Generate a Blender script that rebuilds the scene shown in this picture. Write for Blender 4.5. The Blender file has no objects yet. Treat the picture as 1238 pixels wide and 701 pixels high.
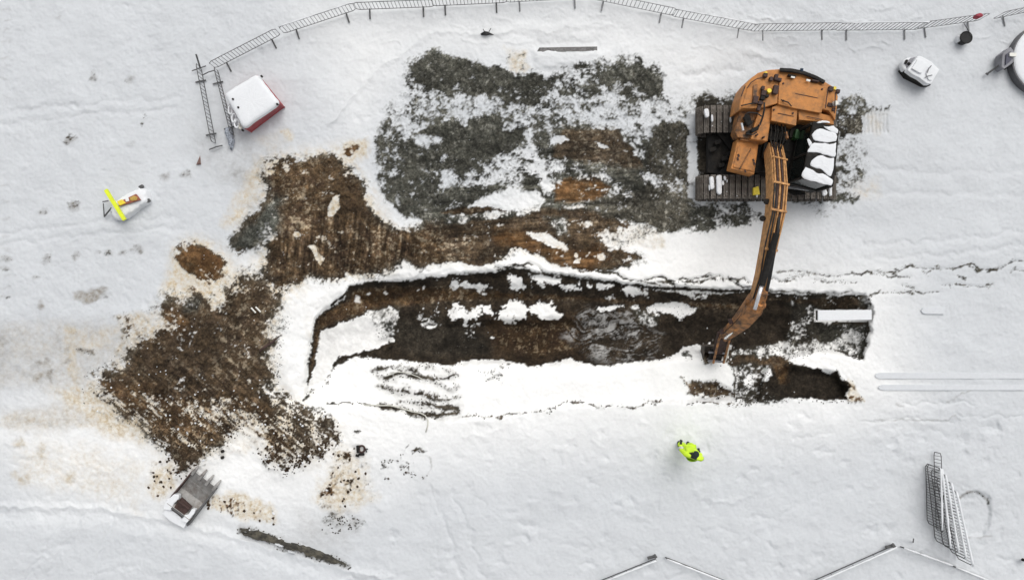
import bpy, bmesh, math, random
import numpy as np
from mathutils import Vector, Matrix
random.seed(7)
R = math.radians
scene = bpy.context.scene
C = scene.collection

# ---------------------------------------------------------------- camera, sky, sun, exposure
H = 27.0            # flying height of the drone, m
F = 972.0           # focal length in photograph pixels
CX, CY = 619.0, 350.5
cam_d = bpy.data.cameras.new('camera')
cam_d.sensor_width = 36.0
cam_d.lens = 36.0 * F / 1238.0
cam_d.clip_end = 2000
cam = bpy.data.objects.new('camera', cam_d); C.objects.link(cam)
cam.location = (0, 0, H)
scene.camera = cam

SUN_EL, SUN_AZ = 58.0, 25.0        # high, veiled by cloud
world = bpy.data.worlds.new('World'); scene.world = world; world.use_nodes = True
wn, wl = world.node_tree.nodes, world.node_tree.links
bg = wn['Background']
sky = wn.new('ShaderNodeTexSky'); sky.sky_type = 'NISHITA'; sky.sun_disc = False
sky.sun_elevation = R(SUN_EL); sky.sun_rotation = R(SUN_AZ)
sky.dust_density = 4.0; sky.air_density = 1.0
hs = wn.new('ShaderNodeHueSaturation'); hs.inputs['Saturation'].default_value = 0.16   # overcast: nearly grey
wl.new(sky.outputs[0], hs.inputs['Color']); wl.new(hs.outputs[0], bg.inputs['Color'])
bg.inputs['Strength'].default_value = 0.12
sd = bpy.data.lights.new('sun', 'SUN'); sd.energy = 0.75; sd.angle = R(45); sd.color = (1.0, 0.965, 0.92)
so = bpy.data.objects.new('sun', sd); C.objects.link(so)
az = R(SUN_AZ)
sv = Vector((math.sin(az) * math.cos(R(SUN_EL)), math.cos(az) * math.cos(R(SUN_EL)), math.sin(R(SUN_EL))))
so.rotation_euler = sv.to_track_quat('Z', 'Y').to_euler()
scene.view_settings.view_transform = 'Standard'
scene.view_settings.look = 'None'
scene.view_settings.exposure = 0.30
scene.view_settings.gamma = 1.0
scene.cycles.max_bounces = 6

# ---------------------------------------------------------------- helpers
def P(px, py, z=0.0):
    """world point at height z of a spot measured on the survey photograph"""
    k = (H - z) / F
    return Vector(((px - CX) * k, (CY - py) * k, z))

MATS = {}
def mat(name, col, rough=0.7, var=0.25, scale=8.0, metal=0.0, bump=0.15, bscale=None, dirt=None, dirt_amt=0.45, dscale=3.0, spec=0.4):
    if name in MATS: return MATS[name]
    m = bpy.data.materials.new(name); m.use_nodes = True
    n, l = m.node_tree.nodes, m.node_tree.links
    b = n['Principled BSDF']
    tc = n.new('ShaderNodeTexCoord')
    nz = n.new('ShaderNodeTexNoise'); nz.inputs['Scale'].default_value = scale; nz.inputs['Detail'].default_value = 6
    nz.inputs['Roughness'].default_value = 0.65
    l.new(tc.outputs['Object'], nz.inputs['Vector'])
    mr = n.new('ShaderNodeMapRange'); mr.inputs[1].default_value = 0.3; mr.inputs[2].default_value = 0.7
    mr.inputs[3].default_value = 1 - var; mr.inputs[4].default_value = 1 + var
    l.new(nz.outputs[0], mr.inputs[0])
    mx = n.new('ShaderNodeMix'); mx.data_type = 'RGBA'; mx.blend_type = 'MULTIPLY'; mx.inputs[0].default_value = 1
    mx.inputs[6].default_value = (*col, 1); l.new(mr.outputs[0], mx.inputs[7])
    out = mx.outputs[2]
    if dirt:
        n2 = n.new('ShaderNodeTexNoise'); n2.inputs['Scale'].default_value = dscale; n2.inputs['Detail'].default_value = 8
        n2.inputs['Roughness'].default_value = 0.7
        l.new(tc.outputs['Object'], n2.inputs['Vector'])
        r2 = n.new('ShaderNodeMapRange'); r2.inputs[1].default_value = 0.62 - dirt_amt * 0.3; r2.inputs[2].default_value = 0.85 - dirt_amt * 0.3
        l.new(n2.outputs[0], r2.inputs[0])
        m2 = n.new('ShaderNodeMix'); m2.data_type = 'RGBA'
        l.new(r2.outputs[0], m2.inputs[0]); l.new(out, m2.inputs[6]); m2.inputs[7].default_value = (*dirt, 1)
        out = m2.outputs[2]
    l.new(out, b.inputs['Base Color'])
    b.inputs['Roughness'].default_value = rough; b.inputs['Metallic'].default_value = metal
    b.inputs['Specular IOR Level'].default_value = spec
    if bump:
        n3 = n.new('ShaderNodeTexNoise'); n3.inputs['Scale'].default_value = bscale or scale * 4; n3.inputs['Detail'].default_value = 4
        l.new(tc.outputs['Object'], n3.inputs['Vector'])
        bp = n.new('ShaderNodeBump'); bp.inputs['Strength'].default_value = bump; bp.inputs['Distance'].default_value = 0.03
        l.new(n3.outputs[0], bp.inputs['Height']); l.new(bp.outputs[0], b.inputs['Normal'])
    MATS[name] = m
    return m

SNOW = (0.76, 0.775, 0.79)
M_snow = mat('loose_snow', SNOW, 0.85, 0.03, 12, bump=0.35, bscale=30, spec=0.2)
M_snow_dull = mat('dull_snow', (0.64, 0.66, 0.68), 0.85, 0.04, 9, bump=0.35, bscale=22, spec=0.2)  # duller, to match the dimming painted into the outer ground snow
M_orange = mat('orange_paint', (0.53, 0.225, 0.066), 0.6, 0.10, 9, bump=0.08, dirt=(0.30, 0.15, 0.065), dirt_amt=0.6, dscale=5, spec=.25)
M_tan = mat('dusty_tan_orange_paint', (0.52, 0.275, 0.11), 0.65, 0.25, 5, bump=0.1, dirt=(0.16, 0.08, 0.035), dirt_amt=0.5, dscale=6, spec=.25)
M_orange_d = mat('dirty_orange_paint', (0.42, 0.185, 0.06), 0.6, 0.25, 4, bump=0.15, dirt=(0.06, 0.035, 0.02), dirt_amt=0.75, dscale=5)
M_black = mat('black_steel', (0.014, 0.013, 0.012), 0.7, 0.4, 9, bump=0.2, dirt=(0.045, 0.038, 0.03), dirt_amt=0.4, spec=.2)
M_track = mat('worn_track_steel', (0.175, 0.155, 0.135), 0.6, 0.5, 14, metal=0.1, bump=0.3, dirt=(0.06, 0.048, 0.035), dirt_amt=0.6, dscale=6)
M_rubber = mat('black_rubber', (0.02, 0.02, 0.02), 0.75, 0.3, 12, bump=0.2)
M_glass = mat('dark_cab_glass', (0.01, 0.014, 0.013), 0.12, 0.2, 4, bump=0.0, spec=0.5)
M_chrome = mat('chrome_rod', (0.75, 0.75, 0.76), 0.25, 0.05, 5, metal=0.6, bump=0.0)
M_yellow = mat('yellow_cap', (0.80, 0.62, 0.05), 0.5, 0.1, 9, bump=0)
M_white = mat('white_cap', (0.75, 0.74, 0.68), 0.5, 0.1, 9, bump=0)
M_galv = mat('galvanised_steel', (0.20, 0.205, 0.21), 0.5, 0.3, 12, metal=0.3, bump=0.1)
M_galvd = mat('weathered_galvanised_steel', (0.10, 0.10, 0.10), 0.6, 0.3, 12, metal=0.2, bump=0.1)
M_red = mat('red_painted_sheet', (0.36, 0.07, 0.08), 0.6, 0.12, 5, bump=0.1, dirt=(0.12, 0.05, 0.05), dirt_amt=0.4)
M_grey = mat('grey_steel', (0.22, 0.22, 0.24), 0.5, 0.2, 6, metal=0.2, bump=0.1, dirt=(0.1, 0.1, 0.11), dirt_amt=0.4)
M_bucket = mat('worn_bucket_steel', (0.25, 0.245, 0.235), 0.5, 0.25, 4, metal=0.3, bump=0.2, dirt=(0.12, 0.10, 0.085), dirt_amt=0.5, dscale=3)
M_rust = mat('rusty_brown_steel', (0.06, 0.035, 0.03), 0.8, 0.4, 9, bump=0.3)
M_limeyel = mat('fluorescent_yellow_paint', (0.72, 0.80, 0.03), 0.6, 0.1, 6, bump=0.1)
M_hivis = mat('fluorescent_yellow_cloth', (0.62, 0.88, 0.04), 0.8, 0.08, 10, bump=0.3)
M_band = mat('grey_reflective_band', (0.55, 0.56, 0.53), 0.4, 0.1, 10, bump=0)
M_cloth = mat('dark_cloth', (0.02, 0.03, 0.028), 0.85, 0.3, 20, bump=0.3)
M_skin = mat('skin', (0.50, 0.30, 0.22), 0.6, 0.05, 10, bump=0)
M_timber = mat('weathered_timber', (0.045, 0.042, 0.035), 0.85, 0.45, 9, bump=0.5, bscale=24, dirt=(0.16, 0.145, 0.11), dirt_amt=0.5)
M_hose = mat('pale_plastic_hose', (0.60, 0.59, 0.53), 0.6, 0.1, 10, bump=0)
M_soilc = mat('soil_clod', (0.06, 0.042, 0.028), 0.95, 0.55, 5, bump=0.6, bscale=40, spec=0.1)
M_gravelc = mat('gravel_stone', (0.085, 0.08, 0.068), 0.9, 0.55, 5, bump=0.5, bscale=40, spec=0.2)
M_green = mat('green_painted_steel', (0.02, 0.07, 0.02), 0.6, 0.3, 9, bump=0.1)

def link(o, parent=None):
    C.objects.link(o)
    if parent is not None: o.parent = parent
    return o

def mesh_obj(name, verts, faces, m, parent=None, smooth=False, bevel=0.0, mats=None):
    off = parent_loc(parent)
    me = bpy.data.meshes.new(name)
    me.from_pydata([tuple(Vector(v) - off) for v in verts], [], faces)
    me.update()
    bm = bmesh.new(); bm.from_mesh(me); bmesh.ops.recalc_face_normals(bm, faces=bm.faces)
    if bevel > 0:
        es = [e for e in bm.edges if len(e.link_faces) == 2 and e.calc_face_angle(0) > R(30)]
        bmesh.ops.bevel(bm, geom=es, offset=bevel, segments=2, affect='EDGES', profile=0.6, clamp_overlap=True)
    bm.to_mesh(me); bm.free()
    if smooth:
        for p in me.polygons: p.use_smooth = True
    me.materials.append(m)
    o = bpy.data.objects.new(name, me)
    return link(o, parent)

def parent_loc(p):
    v = Vector((0, 0, 0))
    while p is not None:
        v += p.location; p = p.parent
    return v

class MB:
    """collects shapes into ONE mesh"""
    def __init__(s): s.v = []; s.f = []
    def add(s, vs, fs):
        k = len(s.v); s.v += [Vector(v) for v in vs]; s.f += [tuple(i + k for i in f) for f in fs]; return s
    def prism(s, poly, zt, zb, scale_bot=1.0):
        """poly: world xy points; straight sides from zb to zt"""
        n = len(poly)
        top = [Vector((p[0], p[1], zt)) for p in poly]; bot = [Vector((p[0], p[1], zb)) for p in poly]
        if scale_bot != 1.0:
            c = sum(bot, Vector()) / n
            bot = [c + (b - c) * scale_bot for b in bot]
            for b in bot: b.z = zb
        return s.add(top + bot, [tuple(range(n)), tuple(range(2 * n - 1, n - 1, -1))] + [(i, i + n, (i + 1) % n + n, (i + 1) % n) for i in range(n)])
    def ppoly(s, poly, zt, zb, scale_bot=1.0):
        """poly given in survey pixels seen at height zt"""
        return s.prism([P(a, b, zt) for a, b in poly], zt, zb, scale_bot)
    def box(s, c, size, rz=0.0, M=None):
        hx, hy, hz = size[0] / 2, size[1] / 2, size[2] / 2
        m = M if M is not None else Matrix.Rotation(rz, 3, 'Z')
        vs = [Vector(c) + m @ Vector((x, y, z)) for x in (-hx, hx) for y in (-hy, hy) for z in (-hz, hz)]
        return s.add(vs, [(0, 1, 3, 2), (4, 6, 7, 5), (0, 4, 5, 1), (2, 3, 7, 6), (0, 2, 6, 4), (1, 5, 7, 3)])
    def tube(s, pts, r, n=6, caps=True):
        pts = [Vector(p) for p in pts]
        rs = r if isinstance(r, (list, tuple)) else [r] * len(pts)
        rings = []
        up = Vector((0, 0, 1))
        for i, p in enumerate(pts):
            t = (pts[min(i + 1, len(pts) - 1)] - pts[max(i - 1, 0)]).normalized()
            a = t.cross(up)
            if a.length < 1e-3: a = t.cross(Vector((0, 1, 0)))
            a.normalize(); b = t.cross(a)
            rings.append([p + (a * math.cos(2 * math.pi * k / n) + b * math.sin(2 * math.pi * k / n)) * rs[i] for k in range(n)])
        fs = []
        for i in range(len(pts) - 1):
            for k in range(n):
                fs.append((i * n + k, i * n + (k + 1) % n, (i + 1) * n + (k + 1) % n, (i + 1) * n + k))
        if caps:
            fs.append(tuple(range(n - 1, -1, -1))); fs.append(tuple((len(pts) - 1) * n + k for k in range(n)))
        return s.add([v for r_ in rings for v in r_], fs)
    def cyl(s, c, r, zb, zt, n=20, r2=None):
        c = Vector(c); r2 = r if r2 is None else r2
        vs = [Vector((c.x + r * math.cos(2 * math.pi * k / n), c.y + r * math.sin(2 * math.pi * k / n), zb)) for k in range(n)]
        vs += [Vector((c.x + r2 * math.cos(2 * math.pi * k / n), c.y + r2 * math.sin(2 * math.pi * k / n), zt)) for k in range(n)]
        return s.add(vs, [tuple(range(n - 1, -1, -1)), tuple(range(n, 2 * n))] + [(k, (k + 1) % n, (k + 1) % n + n, k + n) for k in range(n)])
    def sweep(s, secs):
        """secs: list of 4-corner sections"""
        vs = [v for q in secs for v in q]; fs = [(0, 1, 2, 3), tuple(4 * (len(secs) - 1) + k for k in (3, 2, 1, 0))]
        for i in range(len(secs) - 1):
            for k in range(4):
                fs.append((4 * i + k, 4 * i + (k + 1) % 4, 4 * i + 4 + (k + 1) % 4, 4 * i + 4 + k))
        return s.add(vs, fs)
    def build(s, name, m, parent=None, smooth=False, bevel=0.0):
        return mesh_obj(name, s.v, s.f, m, parent, smooth, bevel)

def tag(o, label, cat, group=None):
    o['label'] = label; o['category'] = cat
    if group: o['group'] = group
    return o
def thing(name, loc, label, cat, group=None):
    o = bpy.data.objects.new(name, None); o.location = loc; C.objects.link(o); o.empty_display_size = 0.2
    return tag(o, label, cat, group)
def mound_mesh(poly, zt, zb, jitter=0.02, levels=2, rnd=None):
    """soft cap of snow: outline poly (world xy), domed; returns verts, faces"""
    rnd = rnd or random
    n0 = len(poly); pts = []
    for i in range(n0):                                  # subdivide the outline
        a, b = Vector(poly[i][:2]), Vector(poly[(i + 1) % n0][:2])
        k = max(1, int((b - a).length / 0.06))
        for j in range(k): pts.append(a.lerp(b, j / k))
    for _ in range(levels):                                   # round the corners
        pts = [(pts[i - 1] + pts[i] * 2 + pts[(i + 1) % len(pts)]) / 4 for i in range(len(pts))]
    c = sum(pts, Vector((0, 0))) / len(pts)
    vs, fs = [], []; n = len(pts)
    for q, (sc, zz) in enumerate(((1.0, 0.0), (0.985, 0.55), (0.93, 0.85), (0.8, 0.97), (0.5, 1.0), (0.2, 1.0))):
        for p in pts:
            d = p - c
            w = c + d * sc
            jj = rnd.uniform(-jitter, jitter)
            vs.append(Vector((w.x + (jj * 0.6 if q < 3 else 0), w.y + (rnd.uniform(-jitter, jitter) * 0.6 if q < 3 else 0), zb + (zt - zb) * zz + (jj * 0.5 if q > 1 else 0))))
    for q in range(5):
        for k in range(n): fs.append((q * n + k, q * n + (k + 1) % n, (q + 1) * n + (k + 1) % n, (q + 1) * n + k))
    vs.append(Vector((c.x, c.y, zt))); L = len(vs) - 1
    for k in range(n): fs.append((5 * n + k, 5 * n + (k + 1) % n, L))
    return vs, fs
def snowcap(poly_px, zt, zb, parent=None, name='snow_cap', jitter=0.015, m=None):
    vs, fs = mound_mesh([P(a, b, zt) for a, b in poly_px], zt, zb, jitter=jitter)
    return mesh_obj(name, vs, fs, m or M_snow, parent, smooth=True)
# ---------------------------------------------------------------- the ground: one relief sheet, surveyed from the photograph
_nc = {}
def vnoise(x, y, sx, sy, seed):
    rs = np.random.RandomState(seed); N = 256
    g = rs.rand(N, N).astype(np.float32)
    u, v = x / sx, y / sy
    iu, iv = np.floor(u).astype(np.int64), np.floor(v).astype(np.int64)
    fu, fv = (u - iu).astype(np.float32), (v - iv).astype(np.float32)
    fu = fu * fu * (3 - 2 * fu); fv = fv * fv * (3 - 2 * fv)
    a = g[iv % N, iu % N]; b = g[iv % N, (iu + 1) % N]; c = g[(iv + 1) % N, iu % N]; d = g[(iv + 1) % N, (iu + 1) % N]
    return (a * (1 - fu) + b * fu) * (1 - fv) + (c * (1 - fu) + d * fu) * fv
def fbm(x, y, sx, sy, seed, octv=4, gain=0.55):
    t = 0; a = 1; w = 0
    for o in range(octv):
        t = t + a * vnoise(x + 17.3 * o, y + 9.1 * o, sx / 2 ** o, sy / 2 ** o, seed + 31 * o); w += a; a *= gain
    return t / w
ST = 1.16
def axis(lo, hi):
    core = np.arange(lo, hi, ST)
    far = []; d = ST; p = 0
    while p < 12000: d *= 1.22; p += d; far.append(p)
    far = np.array(far)
    return np.concatenate([lo - far[::-1], core, core[-1] + far])
gx, gy = axis(-14, 1252), axis(-14, 715)
X, Y = np.meshgrid(gx, gy); X = X.astype(np.float32); Y = Y.astype(np.float32)
NY, NX = X.shape
near = ((X > -40) & (X < 1278) & (Y > -40) & (Y < 741))
# ragged edges: the outlines are warped by noise
WX = X + (fbm(X, Y, 14, 14, 1, 4) - .5) * 16; WY = Y + (fbm(X, Y, 14, 14, 2, 4) - .5) * 14
WXs = X + (fbm(X, Y, 8, 8, 3, 3) - .5) * 6; WYs = Y + (fbm(X, Y, 8, 8, 4, 3) - .5) * 5
ch = {k: np.zeros_like(X) for k in ('cover', 'brown', 'orange', 'wet', 'stain', 'grime', 'fresh', 'h', 'rough')}  # fresh: painted glow, lightens the snow colour round the digging
def sdf(poly, xx, yy, closed=True):
    d2 = np.full(xx.shape, 1e9, np.float32); inside = np.zeros(xx.shape, bool); n = len(poly)
    for i in range(n if closed else n - 1):
        x0, y0 = poly[i]; x1, y1 = poly[(i + 1) % n]
        ex, ey = x1 - x0, y1 - y0; L = max(ex * ex + ey * ey, 1e-6)
        t = np.clip(((xx - x0) * ex + (yy - y0) * ey) / L, 0, 1)
        d2 = np.minimum(d2, (xx - x0 - t * ex) ** 2 + (yy - y0 - t * ey) ** 2)
        if closed and y0 != y1:
            c = ((yy >= min(y0, y1)) & (yy < max(y0, y1))) & (xx < x0 + (yy - y0) * ex / ey)
            inside ^= c
    d = np.sqrt(d2)
    return np.where(inside, d, -d) if closed else d
def region(poly, feather, closed=True, width=0, warp=1):
    xs = [p[0] for p in poly]; ys = [p[1] for p in poly]; m = feather + width + 14
    i0, i1 = np.searchsorted(gx, [min(xs) - m, max(xs) + m]); j0, j1 = np.searchsorted(gy, [min(ys) - m, max(ys) + m])
    sl = (slice(max(j0, 0), j1), slice(max(i0, 0), i1))
    a, b = ((X, Y), (WX, WY), (WXs, WYs))[warp]
    s = sdf(poly, a[sl], b[sl], closed)
    if not closed: s = width / 2 - s
    k = np.clip(s / feather * .5 + .5, 0, 1)
    return sl, k * k * (3 - 2 * k)
def paint(poly, feather=4, warp=1, closed=True, width=0, mode=None, **vals):
    if len(poly) == 4 and isinstance(poly[0], (int, float)):      # cx, cy, rx, ry
        cx_, cy_, rx, ry = poly
        poly = [(cx_ + rx * math.cos(t * math.pi / 6), cy_ + ry * math.sin(t * math.pi / 6)) for t in range(12)]
    sl, k = region(poly, feather, closed, width, warp)
    for c, v in vals.items():
        a = ch[c][sl]
        if mode == 'add': ch[c][sl] = a + v * k
        elif mode == 'max': ch[c][sl] = np.maximum(a, v * k)
        else: ch[c][sl] = a * (1 - k) + v * k
def line(pts, w, feather=1.5, warp=2, **v): paint(pts, feather, warp, False, w, 'max' if 'h' not in v else None, **v)
G = dict(brown=0.08); B = dict(brown=.85)

# --- painted glow: snow colour lightened round the digging, dimmed towards the edges
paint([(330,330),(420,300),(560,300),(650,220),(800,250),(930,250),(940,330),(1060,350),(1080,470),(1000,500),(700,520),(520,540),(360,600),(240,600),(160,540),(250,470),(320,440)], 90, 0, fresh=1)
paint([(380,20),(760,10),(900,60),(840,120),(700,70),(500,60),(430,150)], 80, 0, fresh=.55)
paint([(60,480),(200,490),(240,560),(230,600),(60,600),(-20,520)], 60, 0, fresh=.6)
# --- relief: trench and pits (heights in m)
paint([(372,482),(370,455),(376,415),(383,385),(400,369),(418,360),(425,347),(470,342),(520,337),(560,334),(620,328),(700,337),(780,345),(860,350),(900,350),(960,357),(1045,357),(1052,372),(1052,388),(1050,405),(1042,434),(1020,426),(985,420),(960,430),(925,440),(915,484),(840,484),(760,486),(660,492),(600,503),(540,507),(490,500),(440,490),(395,488)], 5, 2, h=-.32)
paint([(430,360),(470,352),(520,350),(620,350),(700,355),(860,362),(1000,366),(1045,380),(1030,420),(960,415),(880,425),(820,425),(760,436),(650,440),(540,436),(480,430),(455,415),(470,385)], 14, 2, h=-1.0)
paint([(376,470),(384,430),(395,405),(430,392),(465,385),(470,410),(440,428),(420,440),(400,470)], 16, 2, h=-.55)
paint([(480,378),(560,390),(690,388),(800,392),(900,385),(950,385),(950,412),(820,420),(650,432),(540,432),(478,425)], 10, 2, h=-1.25)
paint([(950,445),(985,449),(1010,452),(1022,470),(1019,480),(950,478),(925,465)], 5, 2, h=-.40)
paint([(835,464),(862,462),(885,474),(884,481),(840,481)], 5, 2, h=-.6)
paint([(545,368),(690,364),(690,386),(545,390)], 7, 2, h=-.85)
# heaps
paint([(190,365),(240,352),(290,335),(325,335),(335,365),(322,400),(333,440),(320,475),(360,495),(395,515),(372,550),(340,560),(300,515),(265,540),(225,565),(190,525),(150,495),(118,465),(150,435),(165,400)], 26, 1, mode='add', h=.34)
paint([(200,390),(300,360),(310,440),(260,480),(190,470)], 40, 1, mode='add', h=.22)
paint([(320,200),(400,190),(440,230),(460,270),(530,272),(535,310),(440,328),(350,340),(325,300),(300,290),(318,235)], 22, 1, mode='add', h=.26)
paint([(215,305),(250,300),(272,325),(245,338)], 12, 1, mode='add', h=.12)
paint([(340,355),(400,340),(480,325),(600,315),(640,318),(560,332),(440,340),(415,355),(380,375),(365,420),(360,480),(340,470),(335,420)], 14, 1, mode='add', h=.16)

# --- soil cover
paint([(490,75),(520,62),(600,80),(660,95),(700,75),(760,67),(800,85),(800,115),(835,140),(838,245),(900,247),(925,262),(880,285),(820,278),(800,300),(770,325),(700,330),(640,305),(560,322),(500,310),(520,275),(480,270),(455,240),(450,180),(470,130),(490,110)], 8, cover=.52, **G, rough=.6)
paint([(497,85),(508,73),(530,70),(560,73),(600,80),(640,93),(668,98),(672,110),(652,118),(645,135),(620,127),(590,117),(560,117),(540,114),(520,106),(505,103)], 5, cover=.97, **G)
paint([(500,105),(530,108),(560,120),(590,120),(612,128),(575,135),(565,150),(560,162),(535,155),(515,165),(490,155),(478,135),(485,115)], 7, cover=.28)
paint([(530,155),(545,142),(560,155),(572,142),(600,132),(640,137),(662,150),(660,170),(625,178),(600,187),(575,188),(560,198),(540,192),(530,180)], 6, cover=.86, **G)
paint((518,159,14,7), 5, cover=.8, **G)
paint((514,168,18,7), 6, cover=.12)
paint([(453,168),(470,160),(490,165),(490,185),(470,185),(462,205),(452,195)], 6, cover=.6, **G)
paint([(470,215),(485,200),(483,178),(495,166),(510,178),(530,190),(560,195),(585,200),(590,208),(560,210),(540,209),(527,212),(530,230),(545,233),(600,222),(600,233),(570,241),(545,246),(530,256),(522,272),(490,266),(465,256),(455,230)], 5, cover=.84, **G)
paint([(527,210),(560,207),(600,190),(640,182),(657,195),(652,215),(600,217),(560,224),(540,232),(530,224)], 6, cover=.3)
paint([(530,213),(550,212),(550,224),(537,226)], 4, cover=.08)
paint([(565,249),(590,236),(620,228),(650,231),(658,244),(640,252),(600,256),(570,257)], 3, 2, cover=0)
paint([(636,160),(652,158),(655,185),(640,185)], 5, cover=.15)
paint([(642,198),(655,200),(670,228),(660,235),(648,215)], 4, cover=.05)
paint([(645,155),(682,150),(668,190),(655,192)], 6, cover=.7, **G)
paint((640,220,16,8), 5, cover=.85, **G)
paint([(600,130),(650,125),(650,152),(610,155)], 6, cover=.5, **G)
paint((725,210,40,14), 8, cover=.55, **G)
paint([(668,192),(673,170),(680,160),(700,155),(745,156),(757,170),(778,205),(766,216),(740,200),(700,194)], 4, cover=.99, brown=.6, wet=.15, rough=.3)
paint([(666,174),(671,165),(681,163),(689,168),(677,174)], 1.6, 2, cover=0)
paint([(719,172),(726,173),(735,179),(722,178)], 1.6, 2, cover=0)
line([(680,151),(695,155),(710,156)], 3, 2, stain=.6)
paint([(705,112),(760,118),(795,112),(832,118),(832,150),(800,150),(788,165),(745,155),(715,150),(700,135)], 8, cover=.27)
paint([(690,108),(705,98),(735,86),(755,74),(775,74),(788,92),(798,100),(793,112),(770,106),(760,120),(740,112),(720,116)], 5, cover=.84, **G)
paint([(700,78),(750,68),(780,70),(770,80),(740,84),(712,88)], 5, cover=.5, **G)
paint((727,108,7,4), 3, cover=.25)
paint([(670,120),(700,112),(712,130),(710,152),(680,152)], 6, cover=.4, **G)
paint([(735,198),(760,200),(775,205),(800,170),(802,245),(760,232),(740,222)], 6, cover=.88, **G)
paint([(785,162),(800,150),(815,147),(836,155),(836,245),(810,240),(790,250),(780,215)], 5, cover=.93, brown=.2)
paint([(776,212),(800,205),(802,222),(785,226)], 4, cover=.32)
paint([(800,213),(830,213),(830,233),(800,233)], 6, cover=.6)
paint([(672,226),(690,215),(720,217),(737,228),(716,240),(690,243),(672,241)], 4, cover=.97, brown=.9, orange=.55)
paint([(676,246),(695,247),(700,258),(685,258)], 3, cover=.3)
paint([(700,242),(760,230),(832,235),(835,268),(815,282),(790,277),(760,267),(720,264)], 7, cover=.84, brown=.2)
paint([(835,246),(900,247),(925,260),(905,270),(880,284),(840,278)], 6, cover=.66, **G)
paint([(533,256),(560,250),(600,250),(612,254),(597,257),(540,259)], 2.5, 2, cover=.97, **B, wet=.4)
paint([(500,300),(512,280),(540,272),(600,262),(640,258),(680,250),(720,258),(762,270),(772,282),(742,287),(722,292),(760,300),(780,315),(738,328),(700,328),(670,322),(650,308),(620,300),(600,316),(580,324),(560,320),(530,318),(515,305)], 4, cover=.93, brown=.7, rough=.35)
paint([(600,275),(640,288),(672,302),(700,305),(720,298),(735,312),(715,326),(680,320),(650,304),(610,296),(598,285)], 7, cover=.97, brown=.95, orange=.5)
paint([(635,279),(652,280),(668,286),(682,296),(686,303),(670,299),(644,288)], 2.5, 2, cover=0)
paint([(662,262),(680,262),(686,285),(672,287)], 5, cover=.5, **G)
paint((711,272,6,4), 3, cover=.1)
paint([(715,285),(745,278),(770,270),(800,275),(802,300),(770,300),(735,296)], 5, cover=.3, stain=.35)
paint([(735,302),(760,296),(800,280),(830,284),(930,270),(930,340),(860,348),(800,345),(742,330),(785,318),(778,306)], 3, 2, cover=0)
line([(700,314),(696,316)], 7, 2, warp=2, rough=.2)
paint((698,316,4,4), 1.5, 2, cover=0); paint((697,308,3,3), 1.5, 2, cover=0); paint((726,311,5,4), 1.5, 2, cover=0)
paint([(505,325),(540,316),(585,322),(640,312),(690,326),(740,328),(800,330),(860,340),(800,342),(700,336),(620,326),(560,332),(520,335),(470,340),(425,342),(400,348),(370,350),(395,336),(440,331),(480,318)], 2.5, 2, cover=0)
# brown spread, upper
paint([(320,195),(345,190),(370,192),(400,185),(420,200),(435,215),(447,240),(455,262),(470,272),(500,277),(532,270),(540,290),(536,315),(505,320),(487,316),(470,325),(440,332),(410,336),(390,340),(375,335),(355,345),(335,352),(325,335),(320,315),(325,290),(290,307),(280,300),(283,285),(300,262),(310,250),(325,235),(318,215)], 10, cover=.95, brown=.8, rough=.8)
paint([(278,300),(288,280),(312,262),(320,245),(342,238),(338,265),(334,285),(305,302)], 8, cover=.78, brown=.0)
paint((322,282,12,10), 5, cover=.5)
paint([(322,190),(345,190),(350,205),(330,220),(318,210)], 6, cover=.6, stain=.5)
paint([(396,253),(403,240),(411,236),(412,250),(402,262),(396,262)], 2, 2, cover=.05)
paint([(374,296),(382,294),(386,304),(392,313),(388,322),(380,309)], 2, 2, cover=.05)
paint((359,284,4,4), 1.5, 2, cover=0)
paint([(430,195),(440,172),(452,190),(455,215),(464,240),(482,258),(512,266),(508,272),(482,273),(460,264),(448,240),(440,215)], 3, 2, cover=.04)
paint((448,242,6,10), 4, cover=.25)
paint((424,181,11,8), 4, cover=.8, brown=1, orange=.3, stain=.8)
paint([(400,185),(420,172),(440,168),(445,190),(425,200)], 6, stain=.7)
paint([(300,250),(325,235),(320,200),(335,185),(310,195),(285,240),(270,270),(290,285)], 12, stain=.65)
# left heap
paint([(210,300),(240,285),(290,330),(330,340),(300,380),(230,372),(195,355)], 12, stain=.85)
paint([(213,312),(222,302),(232,296),(250,300),(272,318),(266,328),(276,336),(262,341),(240,338),(222,326)], 3, cover=.93, brown=1, orange=.25, rough=.6)
paint([(215,295),(235,290),(225,300),(212,306)], 5, cover=.55, brown=.9)
paint([(230,340),(262,345),(250,358),(228,352)], 7, cover=.38, brown=.9, orange=.3)
paint([(190,372),(205,358),(222,362),(240,353),(262,360),(280,345),(290,335),(312,333),(325,335),(334,345),(338,365),(328,380),(323,400),(332,415),(322,427),(332,440),(335,460),(325,466),(315,476),(340,482),(360,495),(385,505),(400,515),(398,530),(380,537),(372,550),(355,562),(345,565),(330,556),(322,545),(300,522),(288,512),(275,532),(265,540),(250,547),(237,560),(230,570),(215,570),(200,545),(185,525),(180,503),(163,492),(150,500),(140,490),(122,475),(113,455),(130,448),(150,435),(160,415),(165,400),(185,400),(195,385)], 17, cover=.95, brown=.72, rough=1)
paint([(210,400),(300,370),(300,430),(240,470),(190,470)], 30, wet=.35)
paint([(222,360),(243,362),(238,378),(222,376)], 5, cover=.95, brown=.2, wet=.5)
paint([(195,375),(225,380),(225,400),(200,402)], 8, cover=.78, brown=.9, orange=.2)
paint([(255,352),(270,350),(270,370),(255,374)], 4, cover=.3)
paint([(140,480),(230,482),(330,485),(395,510),(385,545),(330,555),(280,500),(240,545),(185,520)], 20, cover=.66, brown=.85, stain=.9)
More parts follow.
